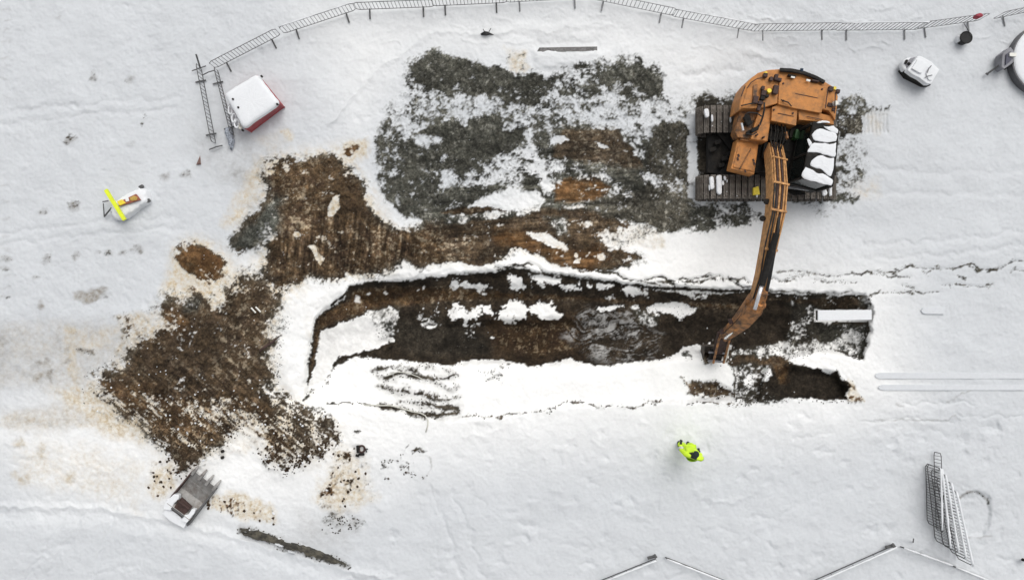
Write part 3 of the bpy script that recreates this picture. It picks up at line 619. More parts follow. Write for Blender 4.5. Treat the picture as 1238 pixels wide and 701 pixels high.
def ground_material():
    m = bpy.data.materials.new('snow_and_soil'); m.use_nodes = True
    n, l = m.node_tree.nodes, m.node_tree.links; b = n['Principled BSDF']
    def attr(name):
        a = n.new('ShaderNodeAttribute'); a.attribute_name = name; return a
    def mixc(f, a, c, mode='MIX'):
        x = n.new('ShaderNodeMix'); x.data_type = 'RGBA'; x.blend_type = mode
        for s, v in ((x.inputs[0], f), (x.inputs[6], a), (x.inputs[7], c)):
            if isinstance(v, (int, float)): s.default_value = v
            elif isinstance(v, tuple): s.default_value = (*v, 1)
            else: l.new(v, s)
        return x.outputs[2]
    def noise(scale, detail=5, rough=.6):
        t = n.new('ShaderNodeTexNoise'); t.inputs['Scale'].default_value = scale; t.inputs['Detail'].default_value = detail
        t.inputs['Roughness'].default_value = rough; l.new(tc.outputs['Object'], t.inputs['Vector']); return t.outputs[0]
    def rng(v, a, c, d, e):
        t = n.new('ShaderNodeMapRange'); l.new(v, t.inputs[0])
        for i, q in enumerate((a, c, d, e)): t.inputs[i + 1].default_value = q
        return t.outputs[0]
    def mul(a, c, op='MULTIPLY'):
        t = n.new('ShaderNodeMath'); t.operation = op; l.new(a, t.inputs[0])
        if isinstance(c, (int, float)): t.inputs[1].default_value = c
        else: l.new(c, t.inputs[1])
        return t.outputs[0]
    tc = n.new('ShaderNodeTexCoord')
    A, A2 = attr('mask_a'), attr('mask_b')
    sa, sb = n.new('ShaderNodeSeparateColor'), n.new('ShaderNodeSeparateColor')
    l.new(A.outputs['Color'], sa.inputs[0]); l.new(A2.outputs['Color'], sb.inputs[0])
    cov_, brn, org = sa.outputs; wet, stn, grm = sb.outputs
    fr = attr('fresh').outputs['Fac']  # painted glow mask for the snow colour
    nA, nB, nC, nD = noise(6, 8, .75), noise(13, 7, .8), noise(2.2, 5, .65), noise(22, 5, .8)
    nE, nS = noise(0.9, 5, .6), noise(9, 8, .8)
    # snow
    snow = mixc(fr, (0.600, 0.620, 0.638), (0.95, 0.945, 0.92))  # bright halo round the dig and dim edges painted into snow colour
    snow = mixc(1.0, snow, rng(nE, .3, .7, .965, 1.035), 'MULTIPLY')
    snow = mixc(1.0, snow, rng(nS, .3, .7, .955, 1.045), 'MULTIPLY')
    snow = mixc(mul(grm, rng(nA, .3, .65, .35, 1.0)), snow, (0.20, 0.185, 0.165))
    tan = mixc(rng(nA, .35, .65, 0, 1), (0.74, 0.665, 0.50), (0.47, 0.355, 0.21))
    snow = mixc(mul(stn, rng(nA, .30, .60, .12, .92)), snow, tan)
    # soil
    grav = mixc(rng(nB, .34, .66, 0, 1), (0.018, 0.020, 0.0155), (0.125, 0.128, 0.108))
    grav = mixc(rng(nA, .5, .72, 0, .55), grav, (0.045, 0.038, 0.026))
    grav = mixc(rng(nD, .56, .74, 0, .7), grav, (0.27, 0.27, 0.24))
    brow = mixc(rng(nB, .34, .66, 0, 1), (0.022, 0.0130, 0.0068), (0.165, 0.094, 0.040))
    brow = mixc(rng(nC, .42, .62, 0, .6), brow, (0.040, 0.019, 0.012))
    brow = mixc(rng(nD, .57, .72, 0, .75), brow, (0.30, 0.235, 0.15))
    soil = mixc(brn, grav, brow)
    soil = mixc(mul(org, rng(nC, .35, .6, .5, 1.0)), soil, mixc(nB, (0.09, 0.042, 0.014), (0.30, 0.155, 0.06)))
    wetc = mixc(rng(nB, .32, .68, 0, 1), (0.008, 0.0065, 0.005), (0.048, 0.036, 0.025))
    soil = mixc(mul(wet, .8), soil, wetc)
    soil = mixc(mul(attr('fleck').outputs['Fac'], .8), soil, mixc(brn, (0.26, 0.26, 0.23), (0.30, 0.23, 0.145)))
    tv = n.new('ShaderNodeVectorMath'); tv.operation = 'SCALE'; l.new(soil, tv.inputs[0]); l.new(attr('tone').outputs['Fac'], tv.inputs['Scale'])
    soil = tv.outputs[0]
    col = mixc(cov_, snow, soil)
    l.new(col, b.inputs['Base Color'])
    l.new(rng(cov_, 0, 1, .75, .92), b.inputs['Roughness'])
    b.inputs['Specular IOR Level'].default_value = 0.18
    bp = n.new('ShaderNodeBump'); bp.inputs['Strength'].default_value = .55; bp.inputs['Distance'].default_value = .03
    hh = mixc(cov_, nS, nB)
    l.new(hh, bp.inputs['Height']); l.new(bp.outputs[0], b.inputs['Normal'])
    return m
M_ground = ground_material()
MA = np.stack([cover, ch['brown'], ch['orange'], np.ones_like(X)], -1).reshape(-1, 4)
MBk = np.stack([ch['wet'], spread, ch['grime'], np.ones_like(X)], -1).reshape(-1, 4)
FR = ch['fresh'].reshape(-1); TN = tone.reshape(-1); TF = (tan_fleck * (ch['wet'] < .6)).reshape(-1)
def ground_piece(name, sel):
    q = quads[sel]; used, inv = np.unique(q, return_inverse=True); q = inv.reshape(-1, 4).astype(np.int32)
    me = bpy.data.meshes.new(name)
    me.vertices.add(len(used)); me.vertices.foreach_set('co', co[used].ravel())
    me.loops.add(q.size); me.loops.foreach_set('vertex_index', q.ravel())
    me.polygons.add(len(q)); me.polygons.foreach_set('loop_start', np.arange(0, q.size, 4, dtype=np.int32))
    me.polygons.foreach_set('use_smooth', np.ones(len(q), bool))
    me.update(calc_edges=True)
    for nm, arr in (('mask_a', MA), ('mask_b', MBk)):
        a = me.attributes.new(nm, 'FLOAT_COLOR', 'POINT'); a.data.foreach_set('color', np.clip(arr[used], 0, 1).astype(np.float32).ravel())
    a = me.attributes.new('fresh', 'FLOAT', 'POINT'); a.data.foreach_set('value', FR[used].astype(np.float32))  # painted snow glow, per vertex
    for nm, arr in (('tone', TN), ('fleck', TF)):
        a = me.attributes.new(nm, 'FLOAT', 'POINT'); a.data.foreach_set('value', arr[used].astype(np.float32))
    me.normals_split_custom_set_from_vertices([tuple(v) for v in nrm[used]])
    me.materials.append(M_ground)
    o = bpy.data.objects.new(name, me); C.objects.link(o); o['kind'] = 'structure'
    return o
def inpoly(poly): return sdf(poly, qX + (fbm(qX, qY, 14, 14, 1, 3) - .5) * 8, qY + (fbm(qX, qY, 14, 14, 2, 3) - .5) * 8) > 0
trench_sel = inpoly([(366,482),(368,455),(374,415),(381,384),(398,368),(416,358),(423,344),(470,340),(520,335),(560,332),(620,322),(700,333),(780,341),(860,347),(900,348),(960,354),(1045,355),(1056,372),(1055,388),(1052,405),(1046,436),(1034,452),(1044,486),(940,486),(840,486),(760,488),(660,494),(600,505),(540,510),(490,503),(440,493),(395,491)])
heap_sel = inpoly([(190,370),(205,352),(213,310),(232,294),(280,290),(312,250),(318,196),(345,188),(400,183),(420,198),(447,240),(456,262),(500,277),(534,270),(540,292),(536,317),(440,334),(375,338),(340,352),(338,368),(325,402),(336,440),(335,462),(345,482),(385,503),(402,515),(398,532),(372,552),(345,567),(300,522),(288,512),(265,542),(232,572),(215,572),(185,525),(150,505),(111,455),(150,433),(165,398)]) & ~trench_sel
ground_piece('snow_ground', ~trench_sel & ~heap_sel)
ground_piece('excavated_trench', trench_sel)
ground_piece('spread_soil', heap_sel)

def zat(px, py):
    i = int(np.clip(np.searchsorted(gx, px), 0, NX - 1)); j = int(np.clip(np.searchsorted(gy, py), 0, NY - 1))
    return float(z[j, i])
def G0(px, py, dz=0.0):
    return P(px, py, zat(px, py) + dz)

# --- clods, stones and lumps of snow lying loose (too many to count)
def scatter(name, pts, m, rmin, rmax, flat=.7, seed=3):
    rs = np.random.RandomState(seed)
    ico = bmesh.new(); bmesh.ops.create_icosphere(ico, subdivisions=1, radius=1.0)
    base = np.array([v.co[:] for v in ico.verts], np.float32); ico.verts.ensure_lookup_table()
    tri = np.array([[v.index for v in f.verts] for f in ico.faces], np.int32); ico.free()
    N = len(pts); nv = len(base)
    r = rmin + (rmax - rmin) * rs.rand(N) ** 4.5
    V = base[None] * (1 + (rs.rand(N, nv, 1) - .5) * .6) * r[:, None, None] * (np.array([1, 1, flat]) * (1 + (rs.rand(N, 1, 3) - .5) * .6))
    a = rs.rand(N) * 6.28; ca, sa_ = np.cos(a)[:, None], np.sin(a)[:, None]
    V = np.stack([V[..., 0] * ca - V[..., 1] * sa_, V[..., 0] * sa_ + V[..., 1] * ca, V[..., 2]], -1)
    c = np.array([G0(a_, b_)[:] for a_, b_ in pts], np.float32); c[:, 2] += r * .25
    V = (V + c[:, None]).reshape(-1, 3).astype(np.float32)
    T = (tri[None] + (np.arange(N) * nv)[:, None, None]).reshape(-1, 3).astype(np.int32)
    me = bpy.data.meshes.new(name); me.vertices.add(len(V)); me.vertices.foreach_set('co', V.ravel())
    me.loops.add(T.size); me.loops.foreach_set('vertex_index', T.ravel())
    me.polygons.add(len(T)); me.polygons.foreach_set('loop_start', np.arange(0, T.size, 3, dtype=np.int32)); me.update(calc_edges=True)
    me.materials.append(m)
    o = bpy.data.objects.new(name, me); C.objects.link(o); o['kind'] = 'stuff'; return o
def picks(n, prob, seed):
    rs = np.random.RandomState(seed); pr = (prob * near).ravel().astype(np.float64); pr /= pr.sum()
    ii = rs.choice(NX * NY, n, p=pr)
    return list(zip(X.ravel()[ii] + rs.rand(n) - .5, Y.ravel()[ii] + rs.rand(n) - .5))
mid = np.clip(1 - np.abs(ch['cover'] - .5) * 1.7, 0, 1) * (ch['cover'] > .1)
inframe = (X < 1240) & (X > 0) & (Y > 0) & (Y < 702)
tr = (ch['wet'] > .3) | ((X > 375) & (X < 1055) & (Y > 335) & (Y < 512))
scatter('loose_soil_clods', picks(5200, (mid * .6 + .25 * (ch['cover'] > .6)) * (ch['brown'] > .3) * inframe * (1 - .97 * tr) * (1 - .85 * ((ch['stain'] > .35) & (ch['cover'] < .4))), 5), M_soilc, .006, .045, seed=5)
scatter('loose_gravel_stones', picks(6500, mid * (ch['brown'] <= .3) * inframe, 6), M_gravelc, .006, .028, seed=6)
scatter('loose_snow_lumps', picks(420, (ch['cover'] > .3) * (.12 + mid) * inframe * (1 - .8 * tr), 7), M_snow, .008, .05, seed=7)
# ---------------------------------------------------------------- excavator
def share(o, parent, name=None, M=None, loc=None):
    c = o.copy(); C.objects.link(c); c.parent = parent
    if loc is not None: c.location = loc
    if M is not None: c.matrix_basis = M
    return c
base = P(932, 190, 0)
ex = thing('excavator', base, 'large orange tracked excavator reaching its boom down into the trench', 'excavator')
# undercarriage
ZT = .96
for (y0, y1) in ((127, 160), (211, 240)):
    a, b = P(847, y0, ZT), P(1015, y1, ZT)
    xl, xr, yc, wd = a.x, b.x, (a.y + b.y) / 2, a.y - b.y
    fr = MB()
    r = .36
    fr.prism([(xl + .3, yc - wd * .28), (xr - .3, yc - wd * .28), (xr - .3, yc + wd * .28), (xl + .3, yc + wd * .28)], ZT - .14, .14)
    fr.add([Vector((xx, yc + yy, .48 + r * math.sin(t))) + Vector((r * math.cos(t), 0, 0)) for xx in (xl + .46,) for yy in (-wd * .2, wd * .2) for t in [k * math.pi / 6 for k in range(12)]],
           [tuple(range(12)), tuple(range(23, 11, -1))] + [(k, (k + 1) % 12, (k + 1) % 12 + 12, k + 12) for k in range(12)])
    tr_o = fr.build('track', M_black, ex, bevel=.02)
    # closed loop of shoes
    rr = .42; L = (xr - xl) - 2 * rr; per = 2 * L + 2 * math.pi * rr; nsh = int(per / .2)
    s = MB(); s.box((0, 0, 0), (.16, wd, .03))
    for gx_ in (-.07, 0, .07): s.box((gx_, 0, .028), (.018, wd * .98, .035))
    proto = None
    for i in range(nsh):
        t = i * per / nsh
        if t < L: x, zz, an = xl + rr + t, .48 + rr, 0
        elif t < L + math.pi * rr: q = (t - L) / rr; x, zz, an = xr - rr + rr * math.sin(q), .48 + rr * math.cos(q), q
        elif t < 2 * L + math.pi * rr: x, zz, an = xr - rr - (t - L - math.pi * rr), .48 - rr, math.pi
        else: q = (t - 2 * L - math.pi * rr) / rr; x, zz, an = xl + rr - rr * math.sin(q), .48 - rr * math.cos(q), math.pi + q
        if proto is None:
            me = bpy.data.meshes.new('track_shoe'); me.from_pydata([tuple(v) for v in s.v], [], s.f); me.update(); me.materials.append(M_track)
            o = bpy.data.objects.new('track_shoe', me); proto = o; link(o, tr_o)
        else: o = share(proto, tr_o)
        o.location = Vector((x, yc, zz + random.uniform(-.006, .006))) - base
        o.rotation_euler = (random.uniform(-.006, .006), an, 0)
# carbody between the tracks
cb = MB(); cb.ppoly([(862, 158), (1008, 160), (1008, 212), (862, 214)], .5, .3).ppoly([(856, 164), (872, 163), (872, 211), (856, 209)], .55, .25)
cb.ppoly([(866, 160), (880, 157), (905, 178), (905, 195), (882, 214), (866, 212), (884, 192), (884, 182)], .66, .45)
for q in ((868, 172), (872, 200), (882, 186), (862, 181), (876, 192), (888, 168)): cb.box(P(q[0], q[1], .7), (.22, .14, .12), .3)
cb.build('undercarriage', M_black, ex, bevel=.03)
MB().cyl(P(932, 188, 1.0), .72, .7, 1.12, 32).build('slew_ring', M_black, ex, bevel=.02)
# snow left lying on the shoes
for poly in ([(851, 131), (857, 130), (858, 142), (853, 143)], [(860, 138), (862, 137), (863, 149), (860, 148)], [(860, 150), (863, 150), (863, 154), (860, 154)],
             [(858, 213), (863, 212), (864, 229), (859, 230)], [(866, 212), (873, 211), (873, 236), (867, 235)], [(878, 230), (880, 230), (880, 233), (878, 233)],
             [(994, 229), (1000, 228), (1001, 236), (995, 238)], [(1003, 224), (1006, 224), (1006, 238), (1003, 238)]):
    snowcap(poly, 1.06, .97, ex)
rs_ = random.Random(5)
for _ in range(26):
    a, b = rs_.uniform(850, 1010), rs_.choice((rs_.uniform(129, 158), rs_.uniform(214, 238)))
    if 885 < a < 1010 and b < 160: continue
    if 925 < a < 955: continue
    w_, h_ = rs_.uniform(.8, 2), rs_.uniform(1.5, 6)
    snowcap([(a - w_, b - h_), (a + w_, b - h_ * .8), (a + w_, b + h_), (a - w_ * .5, b + h_ * .9)], 1.01, .96, ex)
MB().ppoly([(911, 227), (917, 225), (919, 235), (911, 236)], 1.03, .9).build('yellow_panel', M_yellow, ex, bevel=.01)
# house: deck, counterweight, hood, cabinets
arc = [(893, 134), (896, 117), (901, 103), (908, 94.5), (917, 88), (929, 84.5), (943, 83.5), (957, 84.5), (971, 87.5), (985, 92.5), (997, 98.5), (1006, 104), (1011, 109), (1013.5, 117), (1012, 130), (1010, 146)]
MB().ppoly([(896, 134), (903, 100), (930, 92), (990, 100), (1010, 112), (1008, 150), (1004, 226), (968, 214), (952, 206), (912, 208), (886, 202)], 1.32, 1.1).build('deck', M_black, ex, bevel=.02)
cw = MB().ppoly(arc[:1] + arc[1:] + [(1002, 134), (988, 131), (941, 118), (925, 124), (897, 132)], 2.22, 1.15)
cw.build('counterweight', M_orange, ex, bevel=.04)
MB().ppoly([(942, 97), (962, 95.5), (985, 101), (1001, 106.5), (998, 120), (993, 137), (960, 131), (941, 126)], 2.27, 1.4).build('engine_hood', M_orange, ex, bevel=.018)
MB().ppoly([(965, 131.5), (992, 137.2), (1008, 141), (1008, 151), (990, 147), (966, 145)], 2.12, 1.3).build('rear_panel', M_orange, ex, bevel=.015)
MB().ppoly([(933.5, 129.5), (942, 127), (964.5, 132), (962.5, 152), (932.5, 146)], 2.16, 1.3).build('middle_panel', M_orange, ex, bevel=.015)
MB().ppoly([(896.5, 131), (903, 108), (915, 97), (941, 98), (940, 125), (925, 129.5), (918, 131)], 2.25, 1.4).build('left_hood', M_orange, ex, bevel=.02)
MB().ppoly([(925, 131), (933, 130.5), (931.5, 147), (928, 171), (914, 169), (908, 168), (912, 150), (918, 133)], 2.02, 1.3).build('walkway', M_orange, ex, bevel=.02)
MB().ppoly([(894.5, 132.5), (917, 133), (911, 150), (907, 168), (892, 166), (889, 160)], 1.86, 1.3).build('side_cabinet', M_orange_d, ex, bevel=.02)
tb = MB().ppoly([(892, 168), (917.5, 172.5), (912, 211), (883.5, 204)], 1.66, 1.1).build('tool_box', M_orange, ex, bevel=.03)
MB().ppoly([(894, 169), (900, 164.5), (915, 168), (916, 173)], 1.78, 1.6).build('step', M_orange_d, tb, bevel=.01)
MB().ppoly([(893, 176), (915, 180.5), (911.5, 207.5), (886.5, 202)], 1.70, 1.6).build('lid', M_orange, tb, bevel=.02)
for a, b in (((908, 180), (894, 205)),):
    MB().tube([P(*a, 1.73), P(*b, 1.73)], .018).build('strut', M_orange_d, tb)
for p_ in ((911, 194), (912, 198), (893, 188), (892, 192), (901, 207)):
    MB().box(P(*p_, 1.72), (.05, .09, .03), .3).build('latch', M_rust, tb)
# seams between the sheets
# rear grille and handrails
g = MB(); inner = []
arc2 = [(943, 83.5), (957, 84.3), (971, 87.0), (985, 92.3), (996.5, 98.4)]
for k in range(len(arc2) - 1):
    pass
g.tube([P(a, b + 1.8, 2.33) for a, b in arc2], .05, 6); g.tube([P(a, b + 1.0, 2.26) for a, b in arc2], .06, 6)
g.build('rear_grille', M_black, ex)
MB().tube([P(969, 87, 2.3), P(969.5, 83, 2.35)], .05, 8).build('rear_camera', mat('blue_grey_steel', (.03, .05, .08), .4), ex)
for pts in ([(903, 107), (908, 100), (915, 95.5), (922, 94)], [(901, 104), (896, 117)], [(1001, 107), (999, 122), (998, 131)], [(1010, 112), (1009, 137)]):
    MB().tube([P(a, b, 2.42) for a, b in pts], .016, 5).build('handrail', M_rust, ex)
for (a, b, r_, m_, zz) in ((930.3, 109.6, .085, M_yellow, 2.42), (1011.2, 124.5, .085, M_white, 2.38), (926, 88.5, .06, M_yellow, 2.32), (1009.5, 106.5, .065, M_yellow, 2.3)):
    MB().cyl(P(a, b, zz), r_, zz - .14, zz, 16, r_ * .8).build('beacon', m_, ex, bevel=.01)
det = M_rust
for (a, b, sx, sy, zz) in ((925, 91.5, .12, .12, 2.36), (922, 107, .09, .11, 2.42), (937.5, 109, .15, .26, 2.40), (938, 94, .1, .18, 2.4), (940.5, 96.8, .19, .1, 2.36), (932, 96, .1, .12, 2.36), (923, 113, .14, .16, 2.40), (921.5, 119, .13, .12, 2.38), (913, 121, .15, .22, 2.36), (927, 116.5, .10, .08, 2.42), (919, 125, .14, .1, 2.36), (917, 131, .1, .16, 2.3), (957, 92.2, .24, .05, 2.36), (985, 98.5, .22, .05, 2.36), (1004, 108, .14, .14, 2.32), (1012.5, 111, .11, .11, 2.28), (1003, 127.5, .16, .12, 2.24), (1007, 133, .1, .1, 2.24)):
    MB().box(P(a, b, zz - .05), (sx, sy, .16), -.2).build('engine_fitting', det if (int(a) % 3) else M_black, ex, bevel=.012)
for (a, b) in ((958.5, 93.5), (977, 97.5)): MB().box(P(a, b, 2.36), (.12, .06, .05), -.2).build('plate', M_white, ex, bevel=.006)
MB().ppoly([(911, 103), (916, 102), (915, 122), (909.5, 121)], 2.30, 2.1).build('vent', M_orange_d, ex, bevel=.01)
MB().tube([P(924, 124, 2.4), P(924, 133, 2.35), P(922, 142, 2.25), P(919, 150, 2.15), P(916, 155, 2.08), (P(909, 156, 2.05))], .028, 6).build('hose', M_rubber, ex, smooth=True)
for (a, b, sx, sy, zz) in ((903, 143.5, .2, .2, 2.05), (905, 148, .18, .2, 2.1), (912, 157, .24, .12, 2.12), (906, 160, .2, .12, 2.0), (900, 150, .1, .1, 1.95)):
    MB().box(P(a, b, zz - .06), (sx, sy, .14), .5).build('filter_housing', M_black, ex, bevel=.03)
MB().tube([P(898.5, 158, 2.1), P(896.5, 149, 2.1)], .035, 8).build('mirror', M_chrome, ex)
for pts in ([(900, 140), (905, 136), (915, 137), (921, 141)], [(944, 121), (953, 124), (957, 129)], [(896, 128), (905, 126), (917, 124), (922, 120)], [(902, 162), (910, 163), (915, 160)]):
    MB().tube([P(a, b, 2.36) for a, b in pts], .02, 5).build('hose', M_rubber, ex, smooth=True)
for (a, b, w_, h_) in ((975, 116, .7, .02), (968, 128, .02, .25), (950, 139, .5, .02), (985, 143, .5, .02)):
    MB().box(P(a, b, 2.275 if b < 125 else 2.26 if b < 135 else 2.17), (w_, h_, .012), -.2).build('sheet_seam', M_rust, ex)
for (a, b) in ((947, 101), (947, 122), (994, 108), (991, 131), (970, 131), (937, 132), (960, 136), (920, 150), (917, 162), (925, 165)):
    MB().cyl(P(a, b, 2.29), .03, 2.0, 2.30 if b < 125 else 2.2, 8).build('bolt', M_rust, ex)
# boom bay machinery
bm_ = MB()
for (a, b, w_, h_, zz) in ((938, 156, .5, .14, 1.75), (946, 164, .3, .36, 1.7), (933, 163, .3, .4, 1.65), (957, 162, .18, .3, 1.6), (953, 175, .16, .5, 1.5), (924, 182, .14, .5, 1.5), (953, 195, .2, .4, 1.45), (926, 196, .16, .3, 1.4)):
    bm_.box(P(a, b, zz - .1), (w_, h_, .24), -.2)
for k in range(5):
    a = 932 + k * 4.1 + random.uniform(-1, 1)
    bm_.tube([P(a, 150, 1.95), P(a + 1, 158 + k % 3, 2.15), P(a - .5, 168, 2.1), P(a * .5 + 938 * .5, 182, 2.3)], .022, 5)
bm_.build('valve_block', M_black, ex, bevel=.012)
MB().tube([P(950, 160, 1.9), P(952, 168, 2.0)], .05, 6).build('coupling', M_orange_d, ex)
# cab
cabp = [(983, 146.5), (1015, 154.5), (1007.5, 226.5), (969, 216)]
cab = MB().ppoly([(984.5, 149), (1013.5, 156), (1006, 225), (970.5, 215)], 2.86, 2.74).build('cab', M_black, ex, bevel=.04)
W = [P(a, b, 2.96) for a, b in cabp]
MB().prism([W[0], W[1], W[2], W[3]], 3.0, 2.88).build('roof', M_black, cab, bevel=.05)
ins = lambda p, f: (sum(W, Vector()) / 4).lerp(p, f)
base4 = [ins(w, .97) for w in W]
MB().prism(base4, 1.72, 1.2).build('lower_body', M_black, cab, bevel=.03)
MB().prism([ins(w, .93) for w in W], 2.75, 1.70).build('glazing', M_glass, cab)
pil = [(0, 0), (0, 1), (1, 2), (2, 3), (3, 0)]
for i in range(4):
    a = ins(W[i], .955)
    MB().tube([Vector((a.x, a.y, 1.7)), Vector((a.x, a.y, 2.8))], .045, 6).build('pillar', M_black, cab)
mm = base4[3].lerp(base4[0], .45)
MB().tube([Vector((mm.x, mm.y, 1.7)), Vector((mm.x, mm.y, 2.8))], .04, 6).build('pillar', M_black, cab)
MB().box(P(962, 164, 1.6), (.2, .3, .5), -.2).build('green_tank', M_green, ex, bevel=.04)
MB().ppoly([(950, 150), (975, 146), (972, 175), (955, 205), (945, 200)], 1.5, 1.2).build('side_step', M_black, ex, bevel=.03)
for s_ in ([(989, 146), (1003, 146.5), (1003, 149.3), (989, 149)],
           [(981.5, 164), (986, 157), (995, 155.5), (1004, 160), (1012, 162), (1011, 170.5), (1003, 172.5), (992, 171), (984, 169)],
           [(975, 169), (979, 167.5), (982, 174), (979, 177)],
           [(977, 182), (983, 172), (995, 172.5), (1004, 174.5), (1010, 172.5), (1009.5, 190), (1000, 188.5), (990, 184.5), (980, 184)],
           [(980, 197), (986, 190), (993, 187.5), (1000, 192), (1009, 190), (1007, 205), (1005, 213), (997, 208.5), (990, 203), (983, 202)],
           [(972, 208), (975, 201.5), (982, 206), (990, 210.5), (997, 211), (1006, 216), (1006, 225), (995, 222.5), (980, 218), (970, 214)],
           [(994, 153), (1008, 152.5), (1014, 158), (1013, 162), (1005, 158.5)]):
    cc = (sum(p[0] for p in s_) / len(s_), sum(p[1] for p in s_) / len(s_))
    rg = []
    for k_ in range(len(s_)):
        (a0_, b0_), (a1_, b1_) = s_[k_], s_[(k_ + 1) % len(s_)]
        for t_ in (0, .33, .66): rg.append((cc[0] + (a0_ + (a1_ - a0_) * t_ - cc[0]) * 1.04 + random.uniform(-1.2, 1.2), cc[1] + (b0_ + (b1_ - b0_) * t_ - cc[1]) * 1.04 + random.uniform(-1.2, 1.2)))
    vs, fs = mound_mesh([P(a, b, 3.03) for a, b in rg], 3.028, 2.995, jitter=.014, levels=1)
    mesh_obj('snow_cap', vs, fs, M_snow, cab, smooth=True)
MB().tube([P(953, 226, 1.5), P(975, 229, 1.5), P(985, 229, 1.45)], .05, 6).build('front_handrail', M_galv, ex)
MB().ppoly([(950, 229), (962, 229), (975, 235), (960, 236)], 1.0, .8).build('front_step', M_black, ex)
# boom
def sec(c, d, w, h, tilt=0):
    """cross section at c, square to direction d"""
    d = Vector(d).normalized(); s_ = d.cross(Vector((0, 0, 1))).normalized(); u = s_.cross(d).normalized()
    return [Vector(c) + s_ * (w / 2) * i + u * (h / 2) * j for i, j in ((-1, -1), (1, -1), (1, 1), (-1, 1))]
bp_ = [Vector(v) for v in ((8.20, 4.40, 1.75), (8.02, 3.75, 2.55), (7.86, 2.95, 3.15), (7.72, 2.25, 3.4), (7.52, 1.2, 3.38), (7.40, .4, 3.2), (7.29, -.22, 3.02), (7.24, -.5, 2.92))]
hw = [(.46, .40), (.46, .50), (.46, .56), (.44, .56), (.38, .50), (.34, .44), (.32, .38), (.30, .30)]
secs = []
for i, (c, (w_, h_)) in enumerate(zip(bp_, hw)):
    d = bp_[min(i + 1, 7)] - bp_[max(i - 1, 0)]; secs.append(sec(c, d, w_, h_))
boom = MB().sweep(secs).build('boom', M_tan, ex, bevel=.02)
def along(side, up, i0, i1, r_, name, m_, wob=0.0, n=6):
    pts = []
    for i in range(i0, i1 + 1):
        d = (bp_[min(i + 1, 7)] - bp_[max(i - 1, 0)]).normalized(); s_ = d.cross(Vector((0, 0, 1))).normalized(); u = s_.cross(d)
        pts.append(bp_[i] + s_ * (side * hw[i][0]) + u * (hw[i][1] / 2 + up) + s_ * random.uniform(-wob, wob))
    P2 = []
    for i in range(len(pts) - 1):
        for q in range(4): P2.append(pts[i].lerp(pts[i + 1], q / 4) + Vector((random.uniform(-wob, wob) * .3, 0, 0)))
    P2.append(pts[-1])
    return MB().tube(P2, r_, n).build(name, m_, boom, smooth=True)
for sd_ in (-.40, -.26, -.12, .04, .20, .36): along(sd_, .045, 0, 4 if sd_ < .1 else 3, .026, 'hydraulic_pipe', M_tan if sd_ not in (-.12, .20) else M_rust, .01)
for sd_ in (.30, .44): along(sd_, .06, 2, 6, .022, 'hydraulic_hose', M_rubber, .03)
for i in (1, 2, 3, 4):
    d = (bp_[i + 1] - bp_[i - 1]).normalized(); s_ = d.cross(Vector((0, 0, 1))).normalized(); u = s_.cross(d)
    MB().box(bp_[i] + u * (hw[i][1] / 2 + .08), (hw[i][0] * 1.02, .07, .03), M=Matrix((s_, d, u)).transposed()).build('pipe_clamp', M_tan, boom, bevel=.008)
for (a, b, zz) in ((922.6, 264, 3.35), (927.5, 243.5, 3.35), (943.5, 269.5, 3.4)):
    MB().cyl(P(a, b, zz), .085, zz - .1, zz, 14).build('work_lamp', M_black, boom, bevel=.015)
# stick cylinder along the top of the boom
c0, c1, c2 = P(939, 282, 3.92), P(921, 345, 3.72), P(912.5, 374, 3.52)
MB().tube([c0, c1], .095, 14).build('stick_cylinder', M_black, ex)
MB().tube([c1, c2], .055, 12).build('cylinder_rod', M_chrome, ex, smooth=True)
for k in range(3):
    MB().tube([P(943 - k, 262, 3.8), P(941 - k * .7, 285, 3.75), P(934 + k, 312, 3.7), P(929 + k * 1.5, 335, 3.6), P(926 + k, 352, 3.4), P(917 + k * 2, 368, 3.1), P(908, 377, 2.9)], .02, 5).build('loose_hose', M_rubber, ex, smooth=True)
# stick
S0, T, K = Vector((7.38, -.02, 3.42)), Vector((7.27, -.42, 2.95)), Vector((6.87, -2.08, .10))
K1 = Vector((6.80, -1.52, 1.05))
sp_ = [S0, T, Vector((7.13, -.86, 2.3)), Vector((6.96, -1.22, 1.65)), K1]
hs_ = [(.26, .26), (.46, .62), (.42, .54), (.34, .40), (.28, .24)]
stick = MB().sweep([sec(c, sp_[min(i + 1, 4)] - sp_[max(i - 1, 0)], w_, h_) for i, (c, (w_, h_)) in enumerate(zip(sp_, hs_))]).build('stick', M_orange_d, ex, bevel=.02)
MB().tube([T + Vector((-.3, .06, 0)), T + Vector((.3, -.06, 0))], .09, 12).build('pivot_pin', M_orange_d, stick)
MB().tube([T + Vector((.05, .0, .36)), sp_[3] + Vector((0, .0, .34))], .085, 10).build('bucket_cylinder', M_orange, stick)
MB().tube([sp_[3] + Vector((0, .0, .34)), K1 + Vector((0, -.02, .30))], .045, 10).build('bucket_rod', M_chrome, stick)
for sx in (-.16, .17):
    MB().tube([T + Vector((sx, .1, .2)), sp_[2] + Vector((sx * 1.4, 0, .25)), sp_[3] + Vector((sx * 1.2, 0, .2)), K1 + Vector((sx, 0, .2)), K + Vector((sx, .1, .2))], .022, 5).build('hydraulic_hose', M_rubber, stick, smooth=True)
for f_, sx in ((.35, .24), (.5, -.26), (.75, .2), (.82, -.22)):
    MB().box(T.lerp(K1, f_) + Vector((sx, 0, .08)), (.1, .16, .16), .3).build('valve', M_rust, stick, bevel=.02)
for sx in (-.17, .17):
    MB().tube([sp_[3] + Vector((sx, .02, .1)), K1 + Vector((sx, -.05, .2)), K + Vector((sx, -.34, .15))], .04, 6).build('link', M_orange_d, stick)
